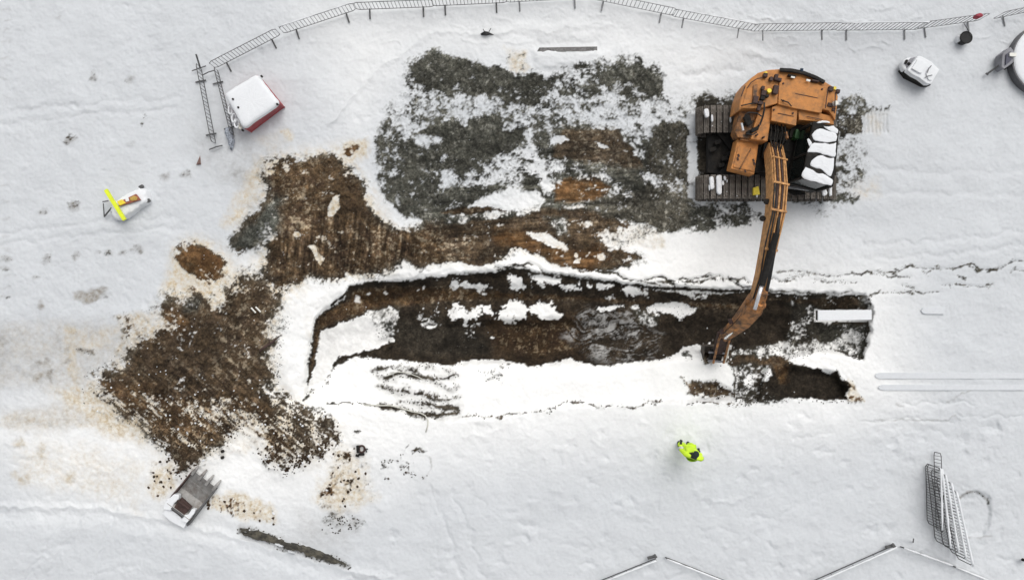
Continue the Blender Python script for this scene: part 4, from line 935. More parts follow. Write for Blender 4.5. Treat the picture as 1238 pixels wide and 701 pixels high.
MB().sweep([sec(c, K - K1, w_, w_ * .9) for c, w_ in ((K1 + Vector((0, .08, .1)), .34), (K1.lerp(K, .5), .30), (K, .26))]).build('tilt_link', M_rust, stick, bevel=.03)
MB().tube([K + Vector((.24, .28, .5)), K + Vector((.26, -.1, .2)), K + Vector((.20, -.34, .05))], .05, 8).build('pale_hose', M_hose, stick)
hk = MB().box(K + Vector((-.04, -.12, -.08)), (.40, .42, .20), -.18).box(K + Vector((-.04, -.12, .06)), (.28, .12, .12), -.18).build('quick_hitch', M_black, ex, bevel=.03)
for dy in (-.16, .12):
    MB().tube([K + Vector((-.30, -.12 + dy, .05)), K + Vector((.24, -.16 + dy, .05))], .035, 8).build('hitch_pin', M_grey, hk)
# bucket hanging from the hitch, curled into the bank
bw = .36
prof = [(.30, -.12), (.36, -.38), (.26, -.62), (.02, -.78), (-.28, -.80), (-.56, -.70)]
vs = []; 
for sx in (-bw, bw):
    for (y_, z_) in prof: vs.append(K + Vector((sx - .04 * y_, y_ * 1.0 - .12, z_)))
n_ = len(prof); th = .035
fs = [(i, i + 1, i + 1 + n_, i + n_) for i in range(n_ - 1)]
vs2 = [v + Vector((0, -.02 if i % n_ < 3 else 0, .04 if i % n_ > 1 else 0)) for i, v in enumerate(vs)]
bk = MB(); bk.add(vs, fs); bk.add(vs2, fs)
for sx in (0, 1):
    o_ = sx * n_; dx = Vector((.03 if sx else -.03, 0, 0))
    pl = [vs[o_ + i] for i in range(n_)]; m_ = len(pl)
    bk.add(pl + [v + dx for v in pl], [tuple(range(m_)), tuple(range(2 * m_ - 1, m_ - 1, -1))] + [(i, (i + 1) % m_, (i + 1) % m_ + m_, i + m_) for i in range(m_)])
bko = bk.build('bucket', mat('muddy_bucket_steel', (.07, .06, .05), .7, .4, 9, bump=.3, dirt=(.16, .13, .10), dirt_amt=.6), ex)
for i in range(4):
    sx = -bw + .08 + i * (2 * bw - .16) / 3
    MB().sweep([[K + Vector((sx + a, -.66, -.72 + b)) for a, b in ((-.05, -.05), (.05, -.05), (.05, .05), (-.05, .05))], [K + Vector((sx + a, -.74, -.92 + b)) for a, b in ((-.02, -.012), (.02, -.012), (.02, .012), (-.02, .012))]]).build('tooth', M_grey, bko)

# ---------------------------------------------------------------- red container with snow on the lid
roof = [(270, 114), (309.5, 89.5), (337, 123.5), (294.5, 155.5)]
zR = .78
c_ = sum((P(a, b, zR) for a, b in roof), Vector()) / 4
bx = thing('red_container', Vector((c_.x, c_.y, 0)), 'low red box container with a thick square lid of snow', 'container')
q4 = [c_.lerp(P(a, b, zR), .96) for a, b in roof]
body = MB().prism(q4, zR - .16, -.05).build('body', M_red, bx, bevel=.015)
for i in range(4):
    a, b = q4[i], q4[(i + 1) % 4]
    e = MB()
    for zz in (zR - .17, .06): e.tube([Vector((a.x, a.y, zz)), Vector((b.x, b.y, zz))], .022, 6)
    e.tube([Vector((a.x, a.y, 0)), Vector((a.x, a.y, zR - .14))], .028, 6)
    e.build('edge_rail', M_red, bx)
vs, fs = mound_mesh([P(a, b, zR) for a, b in [(270, 114), (283, 105), (297, 97), (308, 90), (312, 90), (321, 103), (331, 116), (337, 122), (336, 127), (322, 137), (308, 146), (297, 155), (293, 155), (283, 136), (273, 119)]], zR + .02, zR - .14, jitter=.008)
# flat lid: keep the middle level
mesh_obj('snow_lid', vs, fs, M_snow, bx, smooth=True)
for (a, b) in ((316, 92.3), (281.5, 120), (288, 130), (293, 157.5), (335, 126)):
    MB().cyl(P(a, b, zR + .04), .035, zR - .04, zR + .05, 8).build('lid_fitting', M_black, bx)
for k, (cx_, cy_, r_) in enumerate(((278.5, 133, 4.5), (283, 143, 5), (286, 149, 5), (290.5, 152.5, 3))):
    MB().tube([P(cx_ + r_ * math.cos(t) * .55, cy_ + r_ * math.sin(t) * 1.1, .55) for t in [j * math.pi / 6 for j in range(13)]], .03, 6).build('snowy_cable_loop', M_snow if k != 3 else M_hose, bx, smooth=True)
# ---------------------------------------------------------------- crowd barriers
_bar = bpy.data.meshes.new('bar'); _t = MB().tube([(0, 0, 0), (0, 0, 1)], .009, 5); _bar.from_pydata([tuple(v) for v in _t.v], [], _t.f); _bar.update(); _bar.materials.append(M_galvd)
def barrier(pa, pb, label, z0=.12, z1=.92, nb=18, grp='crowd barriers standing in a line along the top', feet=True, cat='barrier', lean=0, snow=False, m_=M_galvd, r_=.014, feetz=0, srad=.028):
    A, Bp = P(*pa, z0), P(*pb, z0); mid_ = (A + Bp) / 2
    t = thing('crowd_barrier', Vector((mid_.x, mid_.y, 0)), label, cat, grp)
    d = (Bp - A); d.z = 0; dn = d.normalized(); nrm_ = Vector((-dn.y, dn.x, 0)) * lean
    A2, B2 = A + nrm_ + Vector((0, 0, z1 - z0)), Bp + nrm_ + Vector((0, 0, z1 - z0))
    f = MB(); cr = .1
    f.tube([A + (A2 - A) * .0 + dn * cr, A + (A2 - A) * .12, A + (A2 - A) * .88, A2 + dn * cr, B2 - dn * cr, Bp + (B2 - Bp) * .88, Bp + (B2 - Bp) * .12, Bp - dn * cr, A + dn * cr], r_, 6, caps=False)
    f.build('frame', m_, t)
    for k in range(nb):
        q = (k + 1) / (nb + 1); b0 = A.lerp(Bp, q)
        o = bpy.data.objects.new('bar', _bar); link(o, t); o.location = b0 - t.location
        up = (A2 - A); o.rotation_euler = up.to_track_quat('Z', 'Y').to_euler(); o.scale = (1, 1, up.length)
    if feet:
        for q in (.16, .86):
            c = A.lerp(Bp, q); w = Vector((-dn.y, dn.x, 0)); g_ = Vector((c.x, c.y, feetz + .03))
            MB().tube([c, g_], r_, 6).tube([g_ + w * .05 + Vector((0, 0, .0)), g_ - w * .30], .026, 6).build('foot', m_, t)
    if snow:
        pts = [A2.lerp(B2, k / 12) + Vector((0, 0, .025 + random.uniform(-.004, .01))) for k in range(13)]
        MB().tube(pts, [max(.004, srad + random.uniform(-.012, .008)) for _ in pts], 6).build('snow_strip', M_snow, t, smooth=True)
    return t
row = [((263, 81.5), (337, 43.5), 'crowd barrier just above the red container, first of the long curve', .12),
       ((346, 40), (428, 13), 'crowd barrier second along the curve from the red container corner', .12),
       ((434, 12), (522, 8.5), 'crowd barrier third along the curve, at the top edge left of centre', .12),
       ((526, 7.5), (610, 3.5), 'crowd barrier at the top edge above the small black scrap', .12),
       ((615, 3), (706, -2), 'barely visible crowd barrier at the very top centre, mostly feet showing', .12),
       ((716, -1), (811.5, 18.6), 'crowd barrier sloping down to the right at the top right of centre', .12),
       ((814, 20), (905, 37), 'crowd barrier sloping down, straight above and left of the excavator', .12),
       ((909, 38), (1007, 36.5), 'level crowd barrier directly above the excavator', .12),
       ((1011, 37), (1107, 36), 'level crowd barrier above the snow covered small machine', .12),
       ((1110, 35), (1180, 25.5), 'crowd barrier rising right up to the red cloth', .12),
       ((1202, 23), (1292, 4), 'crowd barrier running out at the top right corner past the red cloth', .12)]
for i, (a, b, lb, z0) in enumerate(row):
    ea, eb = Vector(a), Vector(b); u_ = (eb - ea).normalized() * 2.4
    barrier(tuple(ea - u_), tuple(eb + u_), lb, z0, .78 if i < 7 else .86, m_=M_galvd if i < 4 else M_galv, r_=.012, nb=20 if i < 9 else 12, snow=(i in (1, 3, 6, 8)), srad=.016)
barrier((243, 82), (261, 174), 'outer of the two crowd barriers left of the red container', .12, .62, grp='crowd barriers left of the red container', lean=.02)
barrier((263.5, 86), (283, 164), 'inner crowd barrier close against the left side of the red container', .12, .55, grp='crowd barriers left of the red container', lean=.02)
pole = MB().tube([P(237, 66, .5), P(242, 82, .2)], .03, 6).tube([P(232, 86, .1), P(249, 80, .1)], .02, 6)
o = pole.build('fence_foot', M_galvd); tag(o, 'short steel foot sticking up at the corner left of the red container', 'post')
o = MB().tube([P(245, 91, .1), P(252, 87.5, .2), P(260, 85, .25)], .02, 6).build('connecting_rod', M_galvd); tag(o, 'thin rod linking the two barriers at the corner above the red container', 'rod')
# tarp rolled beside the inner barrier
tv, tf = mound_mesh([P(a, b, .2) for a, b in [(271, 158), (272, 152), (275, 150), (277, 156), (280, 159), (279, 166), (282, 171), (279, 174), (279, 182), (276, 177), (275, 169), (272, 166)]], .16, .0, jitter=.07)
o = mesh_obj('crumpled_tarp', tv, tf, mat('blue_grey_tarp', (.34, .37, .42), .7, .7, 22), smooth=True); tag(o, 'crumpled blue-grey tarp below the left corner of the red container', 'tarp')
o = MB().tube([P(253, 181, .05), P(262, 177.5, .1), P(269, 176, .05)], .022, 6).build('steel_rod', M_galvd); tag(o, 'thin steel rod lying at the foot of the outer left barrier', 'rod')
for k, (a, b) in enumerate((((233, 77), (246, 92)),)): pass
# stack of barriers bottom right
st = [((1130, 571), (1121, 642), 'leftmost'), ]
tops = [((1137, 566), (1139, 640)), ((1138.5, 567), (1149, 662)), ((1143, 574), (1159, 668)), ((1150, 584), (1168, 676)), ((1156, 594), (1176, 684))]
wd_ = ['leftmost barrier of the fanned stack at lower right, with a snowy top rail', 'second barrier from the left in the fanned stack at lower right', 'middle barrier of the fanned stack at lower right', 'fourth barrier from the left in the fanned stack at lower right', 'rightmost barrier of the fanned stack, beside the round hollow in the snow']
for (a, b), lb in zip(tops, wd_):
    zt_ = .85; A2, B2 = P(*a, zt_), P(*b, zt_)
    # foot line: the barriers lean to the right, feet on the left
    kx = Vector((-.07, .0, -zt_ + .05)); pa, pb = A2 + kx, B2 + kx
    topx = lambda v: (CX + v.x * F / (H - v.z), CY - v.y * F / (H - v.z))
    d = (B2 - A2); d.z = 0; dn = d.normalized()
    t = barrier(topx(pa), topx(pb), lb, .05, zt_, 22, 'crowd barriers stacked at lower right', feet=False, lean=.07 * (1 if dn.y < 0 else -1), snow=True, r_=.016, m_=M_galvd, srad=.036)
o = barrier((1129, 546), (1132, 640), 'narrow barrier at the left edge of the fanned stack, poking out at the top', .05, .32, 22, 'crowd barriers stacked at lower right', feet=False, lean=.10)
# half buried barriers along the bottom edge
for a, b, lb in (((722, 703), (792, 675), 'half-buried barrier rising to the right at the bottom centre'), ((804, 673), (888, 706), 'half-buried barrier falling to the right at the bottom, right of centre'),
                 ((978, 704), (1080, 659), 'half-buried snowy barrier rising to the right below the open snow'), ((1088, 660), (1146, 681), 'half-buried barrier falling right, just below the fanned stack'), ((1150, 683), (1222, 712), 'dark half-buried barrier in the bottom right corner')):
    barrier(a, b, lb, .05, .30, 3, 'half-buried barriers along the bottom edge', feet=False, lean=.03, snow=True, r_=.018)
for (a, b, lb) in ((788, 673, 'small dark clamp where two half-buried barriers meet at bottom centre'), (1076, 660, 'small dark clamp at the peak of the half-buried barriers at lower right')):
    o = MB().box(P(a, b, .2), (.30, .07, .12), .25).box(P(a + 4, b - 1, .26), (.1, .12, .1), .6).build('barrier_clamp', M_galvd, bevel=.01); tag(o, lb, 'clamp')
# ---------------------------------------------------------------- snow-covered small machine (upper right)
v0 = P(1112, 86, 0)
vm = thing('small_dumper', v0, 'small tracked machine buried in snow with two square lids, upper right', 'machine')
Z1 = .62
MB().ppoly([(1091, 83), (1098, 92), (1119, 102.5), (1126, 103), (1120, 96), (1096, 80)], .35, 0).build('track', M_black, vm, bevel=.03)
MB().ppoly([(1094, 78), (1101, 70), (1112, 68), (1132, 80), (1134, 88), (1125, 100), (1100, 90)], .42, .0).build('body', M_grey, vm, bevel=.04)
def cap(poly, zt, zb, nm='snow_cap'):
    vs, fs = mound_mesh([P(a, b, zt) for a, b in poly], zt, zb, jitter=.006); return mesh_obj(nm, vs, fs, M_snow, vm, smooth=True)
cap([(1090, 80), (1092, 73), (1098, 69), (1106, 69), (1104, 76), (1099, 84), (1095, 87), (1091, 84)], .40, .2)
MB().ppoly([(1097, 85), (1104, 75.5), (1110, 67.5), (1114, 68), (1126, 74.5), (1136, 84.5), (1126, 101.5), (1121, 101.5), (1112, 94.5), (1104, 90.5)], Z1, .36).build('snow_cap', M_snow, vm, bevel=.035)
MB().ppoly([(1102.5, 83), (1109.5, 71.5), (1111.5, 71), (1121, 76.5), (1121, 78), (1115, 88), (1112.5, 88.5)], Z1 + .07, Z1 - .03).build('square_lid', M_snow, vm, bevel=.02)
MB().ppoly([(1119.5, 89), (1124.5, 80), (1127, 79), (1133.5, 84.5), (1133, 88), (1126.5, 97.5), (1123, 97)], Z1 + .05, Z1 - .03).build('square_lid', M_snow, vm, bevel=.02)
MB().box(P(1095.5, 75, .45), (.06, .12, .1), -.4).box(P(1100.5, 78.5, .45), (.2, .05, .1), -.6).build('handle', M_black, vm)
MB().tube([P(1121, 88, .7), P(1123, 83, .71), P(1126, 79.5, .7)], .018, 5).tube([P(1118, 94, .66), P(1122, 92, .7), P(1127, 91, .7)], .014, 5).build('lid_edge', M_galv, vm)
# black pot and red cloth
pt = thing('black_bucket', P(1168, 46), 'round black pail standing in the snow under the red cloth', 'pail')
pb_ = P(1168.3, 45.5, .3)
MB().cyl(pb_, .17, .0, .30, 24, .2).build('pail_body', M_rubber, pt, bevel=.015)
MB().tube([P(1168.3 + 7.2 * math.cos(t), 45.5 - 7.2 * math.sin(t), .31) for t in [k * math.pi / 12 for k in range(25)]], .014, 5).build('rim', M_black, pt)
MB().tube([P(1165, 28, .02), P(1168, 33, .1), P(1171, 38, .3), P(1174, 43, .32)], .014, 5).build('handle', M_galvd, pt)
cap2 = mound_mesh([P(a, b, .25) for a, b in [(1158.5, 41), (1162, 41), (1163, 51), (1159, 51)]], .25, .0, jitter=.01)
mesh_obj('snow_cap', cap2[0], cap2[1], M_snow, pt, smooth=True)
rv, rf = mound_mesh([P(a, b, .9) for a, b in [(1178, 20), (1180, 16.5), (1183, 16.5), (1185, 14.5), (1188, 15.5), (1191, 18.5), (1189, 21.5), (1183, 20.5), (1180, 22)]], .92, .72, jitter=.02)
o = mesh_obj('red_cloth', rv, rf, mat('red_cloth', (.33, .06, .08), .85, .3, 20), smooth=True); tag(o, 'crumpled red cloth hanging on the barrier at upper right', 'cloth')
# ---------------------------------------------------------------- round tank at the right edge
tk = thing('round_tank', P(1266, 70), 'large round steel tank lid with snow, cut by the right edge', 'tank')
tc_ = P(1268, 71, .36)
MB().cyl(tc_, 1.20, .0, .32, 56).build('tank_wall', mat('dark_grey_steel', (.09, .09, .095), .5, .3, 6), tk, bevel=.02)
tvs, tfs = mound_mesh([(tc_.x + 1.16 * math.cos(t), tc_.y + 1.16 * math.sin(t)) for t in [k * math.pi / 20 for k in range(40)]], .38, .30, jitter=.004)
mesh_obj('snow_lid', tvs, tfs, M_snow, tk, smooth=True)
br = MB().ppoly([(1212, 65), (1222, 57), (1226, 62), (1225, 76), (1214, 84), (1211, 81)], .5, .1).build('bracket', M_grey, tk, bevel=.02)
MB().ppoly([(1217, 66), (1222, 62), (1223, 73), (1216, 79)], .56, .45).build('bracket_plate', mat('dark_blue_grey', (.07, .07, .10), .5), br, bevel=.01)
MB().tube([P(1214, 84, .4), P(1225, 76, .4)], .03, 6).build('brace', M_black, tk)
MB().tube([P(1193, 90, .15), P(1211.5, 76.5, .35)], .03, 8).tube([P(1192.3, 90.5, .14), P(1194.2, 89, .17)], .05, 8).build('lever', M_galvd, tk)
MB().ppoly([(1221, 64), (1229, 64), (1229, 68.5), (1221, 68)], .62, .5).build('latch', M_white, tk, bevel=.01)
# ---------------------------------------------------------------- yellow-barred machine at left
ym = thing('plate_machine', P(152, 246), 'snow-covered low machine with a yellow crossbar and a red and yellow strip', 'machine')
vs, fs = mound_mesh([P(a, b, .40) for a, b in [(130, 252), (135, 244), (148, 236), (160, 229), (170, 225), (175, 231), (178, 241), (177, 245), (170, 248), (160, 256), (152, 262), (141, 267), (133, 263)]], .36, .0, jitter=.045)
mesh_obj('snow_cap', vs, fs, M_snow, ym, smooth=True)
MB().ppoly([(133, 256), (150, 240), (172, 232), (177, 243), (160, 254), (140, 265)], .26, 0).build('body', M_grey, ym, bevel=.03)
MB().ppoly([(144, 244), (164, 234.5), (169.5, 241.5), (143, 249.5)], .47, .38).build('red_strip', mat('faded_red_paint', (.30, .10, .06), .6, .4, 20), ym, bevel=.01)
MB().ppoly([(141, 243.5), (147, 241), (152, 245.5), (144, 248.8)], .50, .40).build('yellow_pad', M_yellow, ym, bevel=.02)
MB().ppoly([(156, 239.5), (161, 236.5), (166, 238.5), (165, 242), (158, 243)], .50, .40).build('worn_pad', mat('worn_orange_paint', (.45, .30, .07), .6, .35, 20), ym, bevel=.03)
MB().ppoly([(151, 240), (155, 239), (156, 243), (152, 244)], .49, .4).build('snow_patch', M_snow, ym, bevel=.01)
yb = MB().sweep([sec(P(a, b, .58), P(151, 266, .58) - P(128, 229.5, .58), .115, .10) for a, b in ((128, 229.5), (135, 241), (143, 253.5), (150.8, 266))]).build('crossbar', M_limeyel, ym, bevel=.008)
MB().tube([P(125, 246, .3), P(126, 262, .15)], .02, 6).tube([P(126, 262, .2), P(135, 251, .3)], .028, 6).tube([P(124, 244, .3), P(131, 243, .3)], .02, 6).build('handlebar', M_galvd, ym)
for (a, b) in ((171, 226), (179, 243)): MB().box(P(a, b, .2), (.14, .1, .12), .5).build('corner_fitting', M_galvd, ym, bevel=.01)
# ---------------------------------------------------------------- loose digging bucket lower left
def lb(u, v, z=0):        # u across the bucket (0..1 left->right edge), v from the cutting edge back
    TL, TR, BR, BL = P(236, 568, 0), P(263, 588, 0), P(230, 632, 0), P(203, 612, 0)
    a = TL.lerp(TR, u); b = BL.lerp(BR, u); w = a.lerp(b, v); w.z = z; return w
lk = thing('digging_bucket', P(232, 602), 'spare digging bucket with four teeth lying on the snow at lower left', 'bucket')
prof = [(0.0, .10), (.22, .03), (.45, .05), (.62, .16), (.72, .38), (.80, .46)]
for i in range(len(prof) - 1):
    pass
sh = MB(); n_ = len(prof)
for off in (0, -.03):
    sh.add([lb(u, v, zz + .06 + off) for u in (0, .5, 1) for v, zz in prof], [(k * n_ + i, k * n_ + i + 1, (k + 1) * n_ + i + 1, (k + 1) * n_ + i) for k in (0, 1) for i in range(n_ - 1)])
shell = sh.build('shell', M_bucket, lk, smooth=False)
MB().sweep([[lb(0, v, zz), lb(1, v, zz), lb(1, v, zz + .03), lb(0, v, zz + .03)] for v, zz in ((.19, .10), (.24, .10))]).build('wear_bar', M_bucket, lk)
for u0, u1 in ((-.045, 0.0), (1.0, 1.045)):
    pr = [(.0, .06), (.0, .20), (.25, .30), (.6, .50), (.98, .36), (1.0, .1), (.5, .04)]
    vs = [lb(u, v, zz) for u in (u0, u1) for v, zz in pr]; m_ = len(pr)
    mesh_obj('side_plate', vs, [tuple(range(m_)), tuple(range(2 * m_ - 1, m_ - 1, -1))] + [(i, (i + 1) % m_, (i + 1) % m_ + m_, i + m_) for i in range(m_)], M_rust if u0 < 0 else M_galvd, lk)
for i in range(4):
    u = .03 + i * .94 / 3
    s0 = [lb(u + a, v, zz) for a, v, zz in ((-.055, .08, .10), (.055, .08, .10), (.055, .08, .22), (-.055, .08, .22))]
    s1 = [lb(u + a, v, zz) for a, v, zz in ((-.05, -.08, .08), (.05, -.08, .08), (.05, -.08, .2), (-.05, -.08, .2))]
    s2 = [lb(u + a, v, zz) for a, v, zz in ((-.025, -.19, .09), (.025, -.19, .09), (.025, -.19, .12), (-.025, -.19, .12))]
    t_ = MB().sweep([s0, s1, s2]).build('tooth', M_bucket, lk, bevel=.008)
    MB().add([lb(u + a, v, .235) for a, v in ((-.04, .10), (.04, .10), (.03, -.04), (-.03, -.04))], [(0, 1, 2, 3)]).build('tooth_socket', M_black, t_) if 0 else None
MB().prism([lb(.28, .52), lb(.78, .55), lb(.72, .86), (lb(.28, .86))], .50, .40).build('hitch_plate', M_rust, lk, bevel=.02)
for v in (.60, .80): MB().tube([lb(.24, v, .56), lb(.76, v, .56)], .035, 8).build('hitch_pin', M_galvd if v > .7 else M_rust, lk)
for poly in ([(.0, .60), (.26, .52), (.26, .72), (.3, .9), (.75, .9), (.80, .72), (.70, .62), (.98, .60), (1, .97), (.5, 1.02), (.02, 1.0)],):
    pass
def bcap(pts, zt, zb):
    MB().prism([lb(u, v) for u, v in pts], zt - .04, zb).build('snow_cap', M_snow, lk, smooth=False, bevel=.025)
bcap([(.0, .56), (.16, .5), (.25, .58), (.20, .72), (.26, .88), (.0, .96), (-.08, .8)], .55, .3)
bcap([(.10, .92), (.4, .88), (.7, .9), (.95, .93), (1.0, 1.05), (.5, 1.1), (.05, 1.08)], .45, .1)
bcap([(.82, .58), (.95, .55), (.99, .62), (.97, .9), (.78, .92), (.72, .8), (.84, .72)], .55, .3)
# ---------------------------------------------------------------- snow covered beams and timbers
def beam(name, x0, x1, y0, y1, h, label, cat, m_=M_snow):
    pts = [P(a, b, h) for a, b in ((x0, (y0 + y1) / 2), (x0 + 2, y0 + 1), (x0 + 6, y0), (x1, y0), (x1, y1), (x0 + 6, y1), (x0 + 2, y1 - 1))]
    o = MB().prism(pts, h, -.06).build(name, M_snow_dull); tag(o, label, cat); return o
beam('snowy_beam', 1058, 1300, 450.5, 457.5, .03, 'upper of two long parallel beams buried in snow at the right', 'beam', M_snow)['group'] = 'long buried beams'
beam('snowy_beam', 1062, 1300, 465, 471.5, .03, 'lower of two long parallel beams buried in snow at the right', 'beam', M_snow)['group'] = 'long buried beams'
beam('snowy_beam', 1114, 1142, 371.5, 379.5, .05, 'short rounded beam end barely showing through the snow at right', 'beam', M_snow)
o = thing('snowy_plank', P(1020, 381, 0), 'x', 'plank')
MB().ppoly([(987.5, 375.5), (1053, 375), (1053, 386.5), (987.5, 387)], .08, -.02).build('board', M_timber, o)
MB().ppoly([(989, 375), (1054, 374.5), (1054, 386.5), (989, 387.5)], .16, .08).build('snow_layer', M_snow, o, bevel=.012); tag(o, 'white snow-topped plank lying across the right end of the trench', 'plank')
bs = thing('buried_slab', P(700, 60), 'long snow-covered slab with a dark edge above the gravel patch', 'slab')
MB().ppoly([(652, 57.8), (722, 56.6), (722, 62), (649, 63)], .03, -.08).build('edge_board', mat('grey_board', (.16, .155, .15), .8, .5, 16), bs)
# timber lower left
pk = thing('timber_plank', P(350, 660), 'dark weathered timber plank half buried in the snow at lower left', 'plank')
rt = random.Random(3)
for k, (s_, e_, w_) in enumerate(((.02, .42, -2.2), (.20, .62, .6), (.55, 1.0, 1.0), (.05, .32, 2.2), (.48, .85, -1.6))):
    a0, a1 = Vector((286, 640)), Vector((418, 682)); dd = (a1 - a0).normalized(); nn_ = Vector((-dd.y, dd.x))
    top_, bot_ = [], []
    for j in range(15):
        q = s_ + (e_ - s_) * j / 14; c = a0.lerp(a1, q) + nn_ * w_ ; wd2 = 2.5 * min(1, 5 * (q - s_) + .25, 5 * (e_ - q) + .25)
        top_.append(tuple(c - nn_ * (wd2 + rt.uniform(-1.3, 1.1)))); bot_.append(tuple(c + nn_ * (wd2 + rt.uniform(-1.3, 1.1))))
    poly = top_ + bot_[::-1]
    MB().ppoly(poly, .10 + .02 * k, -.05).build('board', M_timber, pk, bevel=.008)
for (a, b, w_, h_) in ((337, 659, 6, 1.4), (352, 667, 5, 1.2)):
    dv_ = Vector((.95, .30)); nv_ = Vector((-.30, .95))
    pl_ = [Vector((a, b)) + dv_ * (w_ * math.cos(t) * rt.uniform(.75, 1.2)) + nv_ * (h_ * math.sin(t) * rt.uniform(.5, 1.4)) for t in [j * math.pi / 7 for j in range(14)]]
    vs, fs = mound_mesh([P(v.x, v.y, .18) for v in pl_], .20, .10, jitter=.03)
    mesh_obj('snow_patch', vs, fs, M_snow_dull, pk, smooth=True)
# white hose, coupling, scraps
o = MB().tube([G0(440, 489, .06), G0(462, 490, .06), G0(472, 490, .07), G0(485, 493, .08), G0(497, 497, .09), G0(508, 499, .08), G0(514, 502, .07), G0(517.5, 508, .05), G0(517, 515, .04), G0(515, 522, .02)], .022, 7).build('white_hose', M_hose, smooth=True); tag(o, 'thin white hose curving over the lower edge of the trench', 'hose')
o = MB().tube([G0(466, 455, .04), G0(480, 449.5, .05), G0(492, 450.5, .05), G0(505, 455, .05), G0(512, 459, .04)], .014, 6).build('thin_white_hose', M_hose, smooth=True); tag(o, 'thin white hose lying among the dark streaks of the lower bank', 'hose')
cp = thing('pipe_coupling', G0(436, 545), 'small dark square pipe coupling lying on the snow', 'coupling')
MB().tube([G0(437.3 + 3.6 * math.cos(t), 542.5 + 4 * math.sin(t), .12) for t in [j * math.pi / 8 for j in range(17)]], .035, 6).build('ring', M_rust, cp, smooth=True)
MB().box(G0(433, 542.5, .1), (.10, .24, .14), .05).box(G0(437, 549, .05), (.2, .07, .1), .05).box(G0(432, 550.5, .05), (.12, .07, .08), -.3).tube([G0(441, 542, .1), G0(445, 542.5, .06)], .02, 5).tube([G0(442, 542, .08), G0(443.5, 546.5, .04)], .02, 5).build('clamp', M_black, cp, bevel=.012)
for (a, b, lb_) in ((269.5, 545, 'upper of two dark pegs in the snow above the spare bucket'), (269.5, 552.5, 'lower of two dark pegs in the snow above the spare bucket')):
    o = MB().cyl(G0(a, b), .06, zat(a, b) - .05, zat(a, b) + .10, 10, .05).build('peg', M_black, bevel=.01); tag(o, lb_, 'peg', 'two small pegs')
o = MB().sweep([[G0(581, 41.6, .02), G0(582, 43, .02), G0(582, 42, .06), G0(581, 41, .05)], [G0(585, 38.5, .02), G0(588, 43.5, .02), G0(588, 42, .14), G0(586, 38, .12)], [G0(590, 38.6, .02), G0(592, 42.5, .02), G0(591.5, 41, .1), G0(590, 39, .1)], [G0(596.5, 42, .02), G0(597, 42.6, .02), G0(597, 42.4, .04), G0(596, 41.8, .04)]]).tube([G0(586, 39, .1), G0(584, 35.5, .12)], .012, 5).tube([G0(591, 39, .1), G0(593.5, 34.5, .14)], .012, 5).build('black_scrap', M_rubber); tag(o, 'small crumpled black scrap on the snow at the top left of centre', 'scrap')
o = MB().add([G0(237, 199.5, .02), G0(243, 199, .02), G0(242, 187.5, .02), G0(240, 197, .16)], [(0, 1, 2), (0, 1, 3), (1, 2, 3), (2, 0, 3)]).build('broken_cone', mat('faded_brown_plastic', (.22, .13, .11), .7), bevel=.006); tag(o, 'small brownish cone piece lying alone in the snow left of the soil', 'cone')
for (a, b, lb_) in (((303.5, 372), (309, 378), 'left one of two short white laths on the dark soil'), ((309, 371), (315, 377), 'right one of two short white laths on the dark soil')):
    o = MB().tube([G0(*a, .14), G0(*b, .14)], .028, 4).build('white_lath', M_white); tag(o, lb_, 'lath', 'two white laths')
o = MB().tube([G0(314, 424, .12), G0(322, 418, .13), G0(330, 413, .12), G0(338, 406, .08)], [.03, .04, .035, .012], 6).tube([G0(326, 415, .12), G0(325, 408, .1)], [.02, .01], 5).build('dark_branch', M_rust, smooth=True); tag(o, 'short forked dark branch sticking out of the soil onto the snow', 'branch')
o = MB().tube([P(1236, 676, .25), P(1243, 678, .2)], .05, 8).tube([P(1237, 676, 0), P(1237, 676, .25)], .03, 6).build('dark_post', M_black); tag(o, 'dark stub of a post at the right edge near the bottom', 'post')
o = MB().tube([P(1104, 655, .05), P(1104.5, 651, .55), ], .02, 6).build('thin_stake', M_galvd); tag(o, 'thin stake standing up just left of the fanned barrier stack', 'stake')
# ---------------------------------------------------------------- the worker
hd = P(841, 549, 1.62)
wk = Vector((hd.x, hd.y, 0))
person = thing('person', wk, 'person in a fluorescent yellow jacket and dark hood standing below the trench', 'person')
def skin_obj(name, joints, edges, m_, parent, lev=2, rootv=0):
    off = parent_loc(parent)
    me = bpy.data.meshes.new(name); me.from_pydata([tuple(Vector(j[0]) - off) for j in joints], edges, []); me.update()
    o = bpy.data.objects.new(name, me); link(o, parent)
    sm = o.modifiers.new('skin', 'SKIN'); sm.use_smooth_shade = True
    for i, j in enumerate(joints):
        r2 = j[1] if isinstance(j[1], tuple) else (j[1], j[1])
        me.skin_vertices[0].data[i].radius = r2; me.skin_vertices[0].data[i].use_root = (i == rootv)
    ss = o.modifiers.new('sub', 'SUBSURF'); ss.levels = ss.render_levels = lev
    me.materials.append(m_); return o
